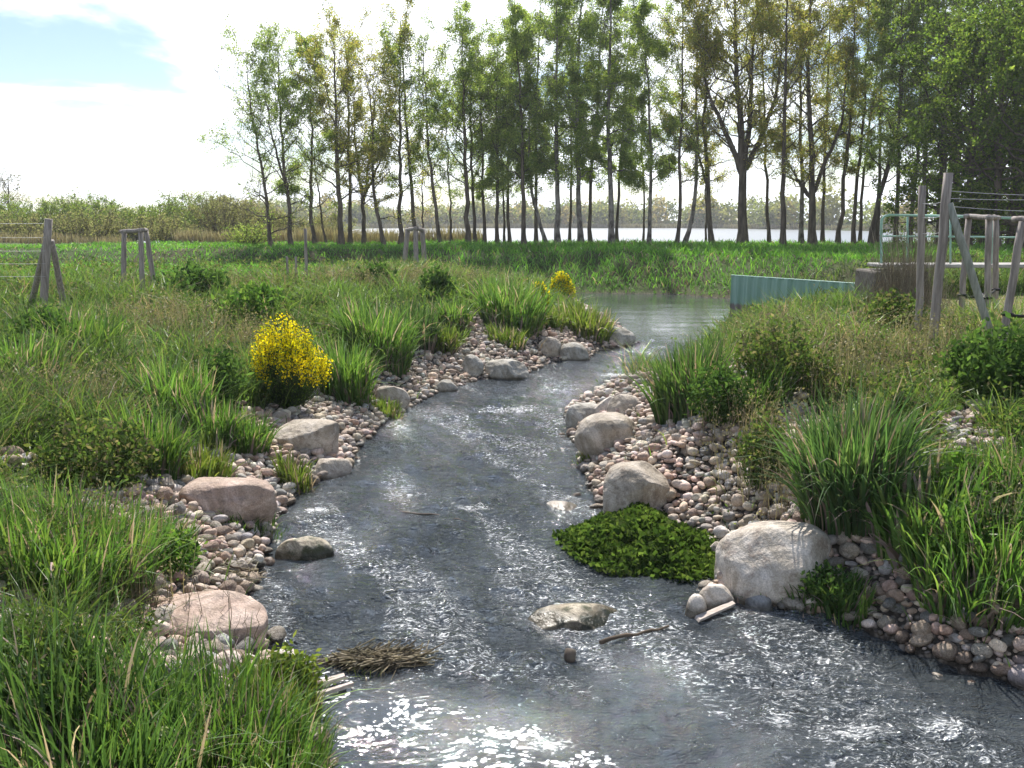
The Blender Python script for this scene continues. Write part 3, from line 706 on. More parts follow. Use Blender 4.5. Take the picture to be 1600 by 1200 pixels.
# (stems as pixel paths), depth, trunk radius, crown radius, palette, options
G_, Y_, D_ = 'g', 'y', 'd'
ROW = [
 ([[(424, 387), (416, 320), (409, 255), (392, 180), (386, 92)]], 56, .16, 2.4, G_, dict(f0=.06, nl=34, elev=(8, 60), nleaf=1900, bare=.85)),
 ([[(455, 387), (449, 300), (441, 225), (436, 150), (434, 62)], [(448, 295), (425, 215), (412, 140)]], 57, .19, 2.3, G_, dict(f0=.2, nleaf=2900)),
 ([[(492, 385), (484, 330), (487, 225), (484, 76)]], 58, .17, 2.2, G_, dict(f0=.2, nleaf=2900)),
 ([[(509, 384), (500, 320), (491, 255), (486, 180)]], 62, .09, 1.2, G_, dict(nleaf=500, nl=14)),
 ([[(533, 386), (529, 300), (525, 225), (521, 50)]], 57, .25, 2.5, Y_, dict(f0=.22, nleaf=3400)),
 ([[(547, 384), (546, 250), (545, 150), (540, 62)]], 60, .19, 2.1, Y_, dict(f0=.25, nleaf=2600)),
 ([[(568, 383), (568, 320), (556, 240), (552, 150)], [(568, 320), (580, 215), (590, 125)], [(568, 315), (598, 240), (606, 160)]], 61, .2, 2.3, Y_, dict(f0=.25, nleaf=2300)),
 ([[(600, 384), (588, 330), (580, 262), (583, 190), (570, 110)]], 58, .17, 2.3, Y_, dict(f0=.15, nleaf=1500, bare=.6, elev=(12, 55))),
 ([[(625, 383), (625, 250), (624, 150), (625, 58)]], 59, .2, 1.9, G_, dict(nleaf=2100)),
 ([[(650, 386), (642, 280), (634, 187), (626, 26)]], 60, .19, 2.1, Y_, dict(f0=.3, nleaf=2800)),
 ([[(661, 378), (660, 300), (661, 215)]], 66, .09, 1.5, Y_, dict(nleaf=600, nl=16)),
 ([[(688, 385), (678, 300), (669, 225), (661, 70)]], 58, .17, 1.8, G_, dict(f0=.3, nleaf=1300)),
 ([[(706, 384), (701, 270), (697, 187), (690, 130)]], 63, .10, 1.5, G_, dict(nleaf=600, nl=18)),
 ([[(731, 384), (728, 280), (724, 150), (722, 44)]], 58, .23, 2.4, G_, dict(f0=.25, nleaf=3400, bare=.4)),
 ([[(743, 384), (738, 280), (735, 187), (733, 60)]], 61, .16, 1.7, G_, dict(nleaf=1700)),
 ([[(757, 382), (755, 300), (754, 225), (748, 90)]], 60, .16, 1.9, G_, dict(nleaf=2400, droop=.25)),
 ([[(777, 381), (777, 300), (776, 190), (777, 52)]], 59, .17, 1.9, G_, dict(nleaf=3000, droop=.25)),
 ([[(788, 380), (786, 300), (782, 200), (780, 110)]], 64, .11, 1.6, G_, dict(nleaf=1500)),
 ([[(797, 381), (793, 300), (795, 200), (800, 40)]], 61, .15, 1.9, G_, dict(nleaf=3200, droop=.3)),
 ([[(819, 382), (817, 250), (816, 187), (803, 5)]], 57, .2, 2.2, G_, dict(nleaf=4200, droop=.35)),
 ([[(838, 381), (838, 290), (836, 190), (846, -20)]], 60, .16, 2.0, G_, dict(nleaf=3600, droop=.35)),
 ([[(854, 381), (846, 352), (834, 325), (826, 230), (830, 120)]], 58, .17, 1.6, G_, dict(nleaf=2000, droop=.3, f0=.4, birch=1)),
 ([[(872, 382), (871, 290), (868, 190), (872, -40)]], 57, .24, 2.3, G_, dict(nleaf=4800, droop=.4, birch=1)),
 ([[(890, 381), (893, 320), (892, 220), (898, -10)]], 62, .12, 1.8, G_, dict(nleaf=2300, droop=.3)),
 ([[(908, 382), (904, 290), (900, 180), (912, -60)]], 58, .24, 2.2, G_, dict(nleaf=4200, droop=.35, birch=1)),
 ([[(923, 382), (922, 300), (930, 200), (944, -20)]], 60, .17, 2.0, G_, dict(nleaf=3400, droop=.35)),
 ([[(956, 382), (953, 290), (951, 180), (955, -70)]], 57, .25, 2.4, G_, dict(nleaf=5600, droop=.45, birch=1)),
 ([[(964, 381), (966, 300), (975, 180), (990, -20)]], 62, .14, 2.0, G_, dict(nleaf=3200, droop=.35)),
 ([[(1014, 381), (1017, 300), (1016, 200), (1004, -10)]], 58, .17, 2.1, G_, dict(nleaf=4400, droop=.4, birch=1)),
 ([[(1005, 380), (1007, 310), (1001, 210), (1014, 60)]], 64, .09, 1.6, G_, dict(nleaf=1400, droop=.3)),
 ([[(1057, 383), (1064, 340), (1062, 250), (1068, 120), (1065, -30)]], 57, .16, 2.0, G_, dict(nleaf=2600, bare=.4)),
 ([[(1068, 386), (1084, 350), (1090, 250), (1086, 150), (1092, -20)]], 58, .19, 2.0, Y_, dict(nleaf=2800, bare=.5, birch=1)),
 ([[(1103, 381), (1103, 300), (1102, 200)]], 64, .10, 1.4, Y_, dict(nleaf=700, nl=14)),
 ([[(1113, 383), (1107, 300), (1100, 200), (1102, 80), (1110, -50)], [(1107, 300), (1088, 225), (1068, 195)]], 58, .22, 2.4, Y_, dict(nleaf=3600, bare=.5, f0=.3)),
 ([[(1160, 385), (1160, 300), (1160, 240), (1152, 140), (1148, -60)], [(1160, 275), (1135, 205), (1106, 150), (1098, 60)], [(1162, 270), (1172, 190), (1176, 90), (1186, -30)], [(1165, 265), (1190, 215), (1213, 150), (1225, 50)]], 56, .42, 3.0, Y_, dict(nleaf=7200, bare=.6, f0=.3, nl=34)),
 ([[(1202, 384), (1199, 300), (1193, 180), (1190, -20)]], 59, .15, 1.8, Y_, dict(nleaf=2200, bare=.4)),
 ([[(1223, 387), (1224, 300), (1226, 150), (1230, -60)]], 54, .22, 2.2, Y_, dict(nleaf=3600, bare=.5, f0=.35)),
 ([[(1252, 385), (1253, 300), (1252, 180), (1248, -40)]], 58, .2, 2.0, Y_, dict(nleaf=3000, bare=.4, birch=1)),
 ([[(1270, 385), (1270, 300), (1266, 200), (1262, 90), (1270, -60)], [(1268, 310), (1252, 290), (1230, 250)], [(1272, 300), (1296, 240), (1316, 195), (1324, 90)]], 56, .32, 2.6, Y_, dict(nleaf=5200, bare=.5, f0=.3)),
 ([[(1285, 384), (1287, 300), (1291, 180), (1300, -40)]], 60, .16, 1.9, Y_, dict(nleaf=2300, bare=.3)),
 ([[(1309, 385), (1318, 300), (1330, 190), (1338, -30)]], 57, .19, 2.0, Y_, dict(nleaf=3000, bare=.3)),
 ([[(1334, 384), (1337, 300), (1350, 180), (1362, -50)]], 58, .17, 2.0, G_, dict(nleaf=3200, bare=.3)),
 ([[(1343, 384), (1347, 300), (1358, 200), (1380, 20)]], 61, .15, 1.8, G_, dict(nleaf=2300)),
 ([[(1361, 386), (1368, 330), (1383, 270), (1403, 219), (1410, 120), (1408, -30)]], 56, .24, 2.3, G_, dict(nleaf=3400, bare=.4)),
 ([[(1370, 384), (1374, 300), (1375, 180), (1385, -40)]], 60, .17, 2.0, G_, dict(nleaf=2800)),
 ([[(1400, 384), (1403, 300), (1405, 180), (1412, -60)]], 58, .2, 2.2, G_, dict(nleaf=3800)),
 ([[(1421, 384), (1430, 290), (1438, 180), (1446, -50)]], 57, .18, 2.2, G_, dict(nleaf=4000)),
 ([[(1444, 384), (1447, 290), (1445, 180), (1452, -60)]], 56, .2, 2.3, G_, dict(nleaf=4600)),
]
pals = {G_: GREEN, Y_: YELLO, D_: DARKG}
nm = {G_: 'green-leaved alder', Y_: 'yellowish budding alder'}
ROW.sort(key=lambda q: q[0][0][0][0])
extra = {0: 'leftmost alder of the row, leaning left with long bare lower boughs', 6: None}
for i, (st, dep, r0, rc, pal, op) in enumerate(ROW):
    op = dict(op); bi = op.pop('birch', 0)
    px0 = st[0][0][0]
    kind = ('pale-trunked birch with hanging twigs' if bi else nm[pal])
    feat = ' with several rising stems' if len(st) > 2 else (' with a forked trunk' if len(st) == 2 else (' with a thin trunk' if r0 < .12 else ''))
    lab = '%s%s, %s from the left in the lakeside row' % (kind, feat, ordinal(i + 1))
    if i == 0: lab = 'leftmost alder of the lakeside row, leaning left with long bare lower boughs'
    if px0 == 1160: lab = 'thickest tree of the lakeside row, its trunk splitting into four stems'
    if px0 == 1223: lab = 'straight dark trunk standing just right of the thickest four-stemmed tree'
    stems = [[Vp(a, b, dep) for a, b in s_] for s_ in st]
    op['nleaf'] = int(op['nleaf'] * ((8.0 if 740 < px0 < 1030 else 6.2) if pal == G_ else 5.4)); r0 *= .68; rc *= 1.12
    tree(stems, r0, rc, lab, pals[pal], M_birch if bi else M_bark, seed=100 + i, name='birch_tree' if bi else 'alder_tree', lsize=.088, twigs=4, clump=1.7, **op)
# dense dark grove on the right
GROVE = [(1468, 50, .22, 3.0, 10), (1490, 62, .2, 3.6, -60), (1512, 48, .2, 3.4, 60), (1535, 58, .25, 3.8, -80), (1556, 46, .22, 3.4, 30), (1580, 54, .25, 3.8, -90),
         (1606, 45, .24, 3.8, -10), (1630, 50, .25, 4.0, -60), (1480, 74, .22, 4.2, 20), (1530, 76, .22, 4.4, -30), (1590, 72, .22, 4.4, 0), (1668, 46, .25, 4.2, 0)]
for i, (px, dep, r0, rc, top) in enumerate(sorted(GROVE)):
    st = [[Vp(px, 384, dep), Vp(px + 6, 250, dep), Vp(px + 10, top, dep)]]
    if px == 1468: lab = 'dark leafy tree at the left edge of the dense grove'
    elif px == 1668: lab = 'rightmost dark tree of the dense grove, reaching past the frame'
    else: lab = 'dark densely leaved tree, %s from the left in the grove behind the railing' % ordinal(i + 1)
    tree(st, r0, rc, lab, DARKG, M_bark, f0=.08, nl=40, nleaf=15000, lsize=.14, elev=(5, 55), droop=.1, group='dense grove on the right', name='grove_tree', seed=300 + i, clump=2.0)

# ------------------------------------------------------------------ thicket on the left horizon, reeds, far wood
def shrub(px, dep, top, rc, label, pal, seed, nst=26, nleaf=2600, lsize=.17, group='thicket on the left horizon', name='willow_shrub', barecol=M_twig, z=None, cat='shrub'):
    r = np.random.default_rng(seed); tp = Vp(px, top, dep); x0, y0 = tp[0], dep
    z0 = height(np.array([x0]), np.array([y0]))[0] if z is None else z; H = tp[2] - z0
    az = r.uniform(0, 2 * pi, nst); sp_ = r.uniform(.1, 1, nst) * rc; hh = H * (1 - .45 * (sp_ / rc) ** 2) * r.uniform(.75, 1.02, nst)
    s = np.linspace(0, 1, 6)
    P = np.stack([.25 * rc * np.cos(az)[:, None] + np.cos(az)[:, None] * sp_[:, None] * s ** 1.3, .25 * rc * np.sin(az)[:, None] + np.sin(az)[:, None] * sp_[:, None] * s ** 1.3, hh[:, None] * s], -1)
    P[:, 1:] += r.normal(0, .08, (nst, 5, 3)); W = Geo(); V, Q = tubes(P, (.035 * (1 - s * .8))[None].repeat(nst, 0), 4); W.add(V, Q)
    ns = 16; k = r.integers(1, 6, (nst, ns)); p0 = P[np.arange(nst)[:, None], k]; d = unit(r.normal(0, .6, (nst, ns, 3)) + np.array([0, 0, .75])); L = H * r.uniform(.10, .26, (nst, ns))
    s3 = np.linspace(0, 1, 3); Tw = (p0[:, :, None] + d[:, :, None] * (L[..., None] * s3)[..., None]).reshape(-1, 3, 3)
    Tw[..., 2] = np.maximum(Tw[..., 2], .05)
    V, Q = tubes(Tw, (.014 * (1 - s3 * .6))[None].repeat(len(Tw), 0), 3); W.add(V, Q)
    root = empty(name, (x0, y0, z0), label, cat, group); W.build('branches', barecol, root)
    j = r.integers(0, len(Tw), nleaf); f = r.random(nleaf)[:, None]; Pp = Tw[j, 0] * (1 - f) + Tw[j, 2] * f + r.normal(0, .12, (nleaf, 3)); Pp[:, 2] = np.maximum(Pp[:, 2], .03)
    hue = pal[r.integers(0, len(pal), nleaf)] * r.uniform(.7, 1.3, (nleaf, 1))
    V, Q, C = leaves(Pp, np.full(nleaf, lsize), hue, .6); mk('foliage', V, Q, None, M_leaf, root, C, smooth=False)
    return root
OLIVE = np.array([(.12, .175, .05), (.145, .19, .06), (.11, .16, .045), (.16, .18, .07)])
BRUSH = np.array([(.19, .155, .11), (.16, .13, .095), (.22, .18, .13), (.17, .16, .09)])
sx = -60
i = 0
for px, top, pal_ in [(-70, 305, 0), (-25, 308, 0), (15, 315, 0), (55, 322, 0), (95, 312, 0), (128, 306, 0), (160, 318, 0), (195, 326, 0), (228, 330, 0), (262, 322, 0), (290, 302, 0),
                      (318, 308, 1), (345, 312, 1), (372, 304, 1), (400, 318, 1), (430, 330, 1), (470, 335, 1), (150, 330, 1), (250, 335, 1), (40, 335, 1), (520, 338, 1)]:
    front = pal_ == 1 and px in (150, 250, 40)
    shrub(px, 70 if front else 76 + (i % 3) * 3, top, 2.6, 'brown twiggy shrub on the right half of the thicket' if (pal_ and px > 300) else ('low olive shrub in the front of the left thicket' if front else 'olive budding willow shrub in the thicket on the left horizon'),
          BRUSH * np.array([.85, 1.0, .8]) if pal_ else OLIVE, 900 + i, nst=34, nleaf=10500 if not pal_ else 5500, lsize=.13, name='willow_shrub', group=('brown shrubs behind the first alders' if (pal_ and px > 300) else ('low shrubs before the thicket' if front else 'thicket on the left horizon')), z=1.4)
    i += 1
shrub(388, 58, 352, 1.6, 'low dark green rounded bush at the foot of the first alder', GREEN * .9, 960, nst=24, nleaf=3200, lsize=.1, group=None, name='round_bush')
tree([[Vp(14, 380, 88), Vp(13, 320, 88), Vp(13, 276, 88)]], .16, 2.0, 'bare brown tree rising above the thicket at the far left', BUDS, M_twig, f0=.3, nl=30, nleaf=900, group=None, name='bare_tree', seed=961)

# reeds
def reedbed(name, boxes, label, cols, hgt, n, w=.03):
    g = Geo(); 
    for (x0, x1, y0, y1) in boxes:
        x = rng.uniform(x0, x1, n); y = rng.uniform(y0, y1, n); z = height(x, y)
        ok = z > -.35; x, y, z = x[ok], y[ok], np.maximum(z[ok], -.02); m_ = len(x)
        hh = hgt * rng.uniform(.6, 1.15, m_) * (.7 + .6 * fbm(x * .3, y * .3, 7, 2))
        c = cols[rng.integers(0, len(cols), m_)] * rng.uniform(.8, 1.2, (m_, 1))
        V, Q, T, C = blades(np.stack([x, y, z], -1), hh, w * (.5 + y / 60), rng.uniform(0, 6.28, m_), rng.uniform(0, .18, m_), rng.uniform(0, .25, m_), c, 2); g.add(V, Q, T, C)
    return tag(g.build(name, M_dry, smooth=False), label, 'reeds', kind='stuff')
STRAW = np.array([(.38, .32, .235), (.31, .26, .19), (.44, .38, .29), (.26, .215, .155)])
reedbed('reed_bed', [(-50, -28, 66, 69), (-15, -2, 63, 72), (-24, -14, 65, 72)], 'pale dry reeds at the lake edge and along the left thicket', STRAW * np.array([.92, .9, .9]), 1.15, 7500, .035)
# far wood on the other shore: one mass
g = Geo()
for k in range(330):
    x = rng.uniform(-130, 330); fsy = 385 - 190 * float(sstep(70, 150, x)) + 6 * math.sin(x * .03) + rng.uniform(4, 40)
    H = rng.uniform(6, 11.5) * (.7 + .55 * float(fbm(np.array([x * .02]), np.array([3.]), 5, 2)[0] * 1.3)); 
    if x > 80: H *= 1.1
    R = rng.uniform(3.5, 6); n = 260
    u = rng.normal(size=(n, 3)); u /= np.linalg.norm(u, axis=1, keepdims=True); q = u * rng.uniform(.55, 1.05, (n, 1)) * np.array([R, R, H * .5]) + np.array([x, fsy, .6 + H * .5])
    base = [(.17, .17, .07), (.13, .15, .06), (.20, .16, .08), (.10, .12, .05), (.15, .17, .07)][rng.integers(0, 5)]
    V, Q, C = leaves(q, np.full(n, 1.15), np.array(base) * rng.uniform(.75, 1.25, (n, 1)), .8); g.add(V, Q, None, C)
tag(g.build('far_wood', M_leaf, smooth=False), 'hazy pale green wood on the far shore of the lake', 'wood', kind='stuff')
reeds_far = Geo(); n = 26000; x = rng.uniform(-140, 260, n); fsy = 385 - 190 * sstep(70, 150, x) + 6 * np.sin(x * .03) + rng.uniform(1, 9, n)
V, Q, T, C = blades(np.stack([x, fsy, np.full(n, .02)], -1), rng.uniform(1.2, 2.4, n), .28, rng.uniform(0, 6.28, n), rng.uniform(0, .2, n), rng.uniform(0, .2, n), (STRAW * .75)[rng.integers(0, 4, n)], 2); reeds_far.add(V, Q, T, C)
tag(reeds_far.build('far_reeds', M_dry, smooth=False), 'thin tan reed fringe along the far shore of the lake', 'reeds', kind='stuff')

# ------------------------------------------------------------------ ground vegetation
BRN = [(250, 500, 90, 30), (150, 640, 110, 60), (160, 770, 90, 40), (420, 545, 40, 60), (520, 450, 90, 22), (640, 450, 60, 25), (760, 440, 80, 22), (120, 930, 100, 40),
       (1240, 520, 110, 45), (1330, 620, 60, 60), (1450, 545, 110, 28), (1190, 740, 60, 60), (1230, 790, 60, 25), (1420, 470, 60, 40), (60, 470, 60, 30), (200, 440, 40, 20)]
BRW = []
for a, b, rx, ry in BRN:
    q = G(a, b); dist_ = np.hypot(q[1], CAMH - q[2]); BRW.append((q[0], q[1], rx * dist_ / FPX, ry * dist_ / FPX * 2.2))
def brownness(x, y):
    m_ = .55 * sstep(.52, .72, fbm(x * .55, y * .4, 44))
    for cx, cy, rx, ry in BRW:
        q = np.hypot((x - cx) / rx, (y - cy) / ry); m_ = np.maximum(m_, .95 * np.exp(-q * q * .9))
    return m_
GP = np.array([(.085, .17, .03), (.11, .20, .035), (.065, .125, .028), (.14, .21, .045), (.08, .15, .045)])
BP = np.array([(.24, .19, .125), (.17, .14, .085), (.30, .25, .17), (.14, .14, .06), (.11, .14, .045)])
n = 420000
r_ = np.exp(rng.uniform(np.log(2.4), np.log(66), n)); a_ = rng.uniform(radians(-38), radians(38), n)
x = r_ * np.sin(a_); y = r_ * np.cos(a_); d = sdist(x, y, poly_all); pmk = pebmask(x, y)
mown = 1 - sstep(2.6, 3.6, np.hypot((x - 10.2) / 1.0, (y - 16.2) / 1.5))
mown = np.where((x > 6.9) & (y < 24.5), mown, 0)
ok = (d > .05) & (rng.random(n) > pmk * .992) & (y < 63.5)
x, y, r_, d, mown = x[ok], y[ok], r_[ok], d[ok], mown[ok]; m_ = len(x)
z = height(x, y); br = brownness(x, y); isb = rng.random(m_) < br * .42 * np.where(y > 34, .3, 1) + .04
hmap = .12 + .62 * sstep(.3, .75, fbm(x * 1.1, y * 1.1, 61, 3))
farbank = (y > 38)
hmap = np.where(farbank, .30 + .2 * fbm(x * .4, y * .4, 62, 2), hmap)
hmap = np.where(mown > .5, .05, hmap)
field = (x < -6) & (y > 26); hmap = np.where(field, .28, hmap)
hmap = hmap * (.45 + .55 * sstep(.0, 1.0, d))
c = np.where(isb[:, None], BP[rng.integers(0, 5, m_)], GP[rng.integers(0, 5, m_)]) * rng.uniform(.75, 1.25, (m_, 1))
tone = fbm(x * .35, y * .25, 88, 3)[:, None]; c = c * (.7 + .65 * tone)
c = np.where((farbank | field)[:, None] & ~isb[:, None], c * np.array([1.08, 1.55, .85]), c)
c = np.where(mown[:, None] > .5, c * np.array([1.9, 1.45, 1.3]), c)
nr = r_ < 14
g = Geo()
for sel, sg in ((nr, 4), (~nr, 2)):
    k = np.where(sel)[0]; N = len(k)
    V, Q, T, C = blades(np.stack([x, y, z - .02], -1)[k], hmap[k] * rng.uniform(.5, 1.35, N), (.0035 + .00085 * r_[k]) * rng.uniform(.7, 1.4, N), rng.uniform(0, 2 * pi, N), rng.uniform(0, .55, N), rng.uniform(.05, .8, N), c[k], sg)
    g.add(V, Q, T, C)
tag(g.build('meadow_grass', M_grass, smooth=False), 'mixed green and brown grass covering both banks and the field', 'grass', kind='stuff')

# small leafy weeds
def herbs(n, pts, hh, lsz, pal, nl=14, stem=True):
    g = Geo(); P = np.repeat(pts, nl, 0); H = np.repeat(hh, nl); f = rng.random(len(P)) ** .7
    off = rng.normal(0, 1, (len(P), 3)) * (H * .28)[:, None] * np.array([1, 1, .2]); Q0 = P + off; Q0[:, 2] += f * H
    col = pal[rng.integers(0, len(pal), len(P))] * rng.uniform(.75, 1.3, (len(P), 1))
    V, Q, C = leaves(Q0, np.repeat(lsz, nl), col, .5, up=.4); g.add(V, Q, None, C); return g
n = 26000
r_ = np.exp(rng.uniform(np.log(3.2), np.log(50), n)); a_ = rng.uniform(radians(-37), radians(37), n); x = r_ * np.sin(a_); y = r_ * np.cos(a_)
d = sdist(x, y, poly_all); dens = sstep(.42, .62, fbm(x * .9, y * .6, 101, 3)); mown = (np.hypot((x - 10.2), (y - 16.2) / 1.5) < 3.2) & (x > 6.9)
ok = (d > .1) & (rng.random(n) > pebmask(x, y) * .985) & (rng.random(n) < dens) & ~mown & (y < 37); x, y, r_ = x[ok], y[ok], r_[ok]
WP = np.array([(.08, .145, .03), (.10, .17, .035), (.13, .17, .045), (.06, .11, .03), (.15, .15, .075)])
herbs(n, np.stack([x, y, height(x, y)], -1), rng.uniform(.18, .5, len(x)), .028 + .0022 * r_, WP).build('weeds', M_herb, smooth=False)
tag(bpy.data.objects['weeds'], 'low leafy weeds mixed into the bank grass', 'weeds', kind='stuff')

# dry stalks with seed heads
SEED = []
for a, b, rx, ry, nn in [(1240, 560, 90, 50, 420), (1200, 530, 40, 25, 130), (1330, 600, 80, 50, 300), (560, 455, 110, 20, 500), (690, 450, 90, 25, 500), (400, 560, 70, 40, 300), (250, 520, 100, 40, 350), (130, 650, 110, 70, 350),
                         (150, 900, 110, 60, 260), (1180, 720, 60, 60, 260), (1450, 560, 120, 40, 300), (1550, 820, 60, 50, 130), (330, 460, 120, 30, 300), (1250, 760, 80, 50, 200)]:
    q = G(a, b); dist_ = np.hypot(q[1], CAMH - q[2]); SEED.append(np.stack([q[0] + rng.normal(0, .55, nn) * rx * dist_ / FPX, q[1] + rng.normal(0, .55, nn) * ry * dist_ / FPX * 2.5], -1))
S = np.concatenate(SEED); S = S[rng.random(len(S)) < .75]; S = S[sdist(S[:, 0], S[:, 1], poly_all) > .3]; N = len(S); z = height(S[:, 0], S[:, 1]); rr = np.hypot(S[:, 0], S[:, 1])
hh = rng.uniform(.3, .7, N); az = rng.uniform(0, 6.28, N); ln = rng.uniform(0, .25, N)
c = STRAW[rng.integers(0, 4, N)] * rng.uniform(.7, 1.15, (N, 1)); g = Geo(); P = np.stack([S[:, 0], S[:, 1], z], -1)
V, Q, T, C = blades(P, hh, .003 + .0006 * rr, az, ln, rng.uniform(0, .2, N), c * .8, 2); g.add(V, Q, T, C)
nl = 9; f = np.repeat(hh, nl) * rng.uniform(.62, 1.0, N * nl); q = np.repeat(P, nl, 0) + rng.normal(0, .035, (N * nl, 3)); q[:, 2] += f; q[:, 0] += np.cos(np.repeat(az, nl)) * f * np.repeat(ln, nl); q[:, 1] += np.sin(np.repeat(az, nl)) * f * np.repeat(ln, nl)
V, Q, C = leaves(q, np.repeat(.014 + .0013 * rr, nl), np.repeat(c * np.array([.85, .87, .75]), nl, 0), .5, up=1.2); g.add(V, Q, None, C)
tag(g.build('dry_stalks', M_dry, smooth=False), 'beige dry stalks and seed heads scattered over the banks', 'stalks', kind='stuff')

# ------------------------------------------------------------------ tussocks and plants one can point at
def tussock(px, py, wpx, top, n, pal, label, bw=.010, name='grass_tussock', seg=6, droop=.5, cat='grass tussock', group='grass tussocks on the banks', straw=.10, mat=None):
    b = G(px, py); dist_ = np.linalg.norm(b - np.array([0, 0, CAMH])); H = (py - top) * dist_ / FPX / cos(PITCH) * .92; W = wpx * dist_ / FPX
    rad_ = np.sqrt(rng.random(n)) * W * .5; az = rng.uniform(0, 2 * pi, n)
    P = np.stack([np.cos(az) * rad_, np.sin(az) * rad_, np.full(n, 0.)], -1)
    P[:, 2] = height(P[:, 0] + b[0], P[:, 1] + b[1]) - b[2] - .03
    az2 = az + rng.normal(0, .6, n); out = rad_ / (W * .5); az2 = az2 + .9 * np.sin(rad_ * 30)
    n = int(n * .8); rad_ = rad_[:n]; az = az[:n]; az2 = az2[:n]; out = out[:n]; P = P[:n]; lean = np.clip(.02 + .11 * out * min(1.2, W / H * .6) + rng.normal(0, .09, n), 0, .6); curl = np.clip(rng.gamma(1.6, .36, n) * droop, 0, 1.05)
    st = rng.random(n) < straw
    hf = (.2 + .98 * rng.random(n) ** .85); st |= (hf < .62) & (rng.random(n) < .5); tone_ = rng.uniform(.72, 1.05)
    c = np.where(st[:, None], STRAW[rng.integers(0, 4, n)] * .8, pal[rng.integers(0, len(pal), n)]) * rng.uniform(.75, 1.3, (n, 1))
    c = c * tone_
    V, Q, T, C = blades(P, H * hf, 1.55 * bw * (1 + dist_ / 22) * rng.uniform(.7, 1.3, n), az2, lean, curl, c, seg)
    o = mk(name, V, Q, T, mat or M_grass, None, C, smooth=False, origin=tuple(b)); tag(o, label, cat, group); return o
TG = np.array([(.08, .18, .03), (.105, .215, .035), (.06, .135, .03), (.14, .235, .045)])
TY = np.array([(.10, .17, .025), (.13, .19, .03), (.085, .15, .025), (.15, .20, .04)])
TD = np.array([(.055, .12, .028), (.07, .14, .03), (.045, .10, .025), (.085, .16, .035)])
TB = np.array([(.075, .16, .06), (.09, .18, .065), (.06, .135, .05), (.11, .20, .075)])
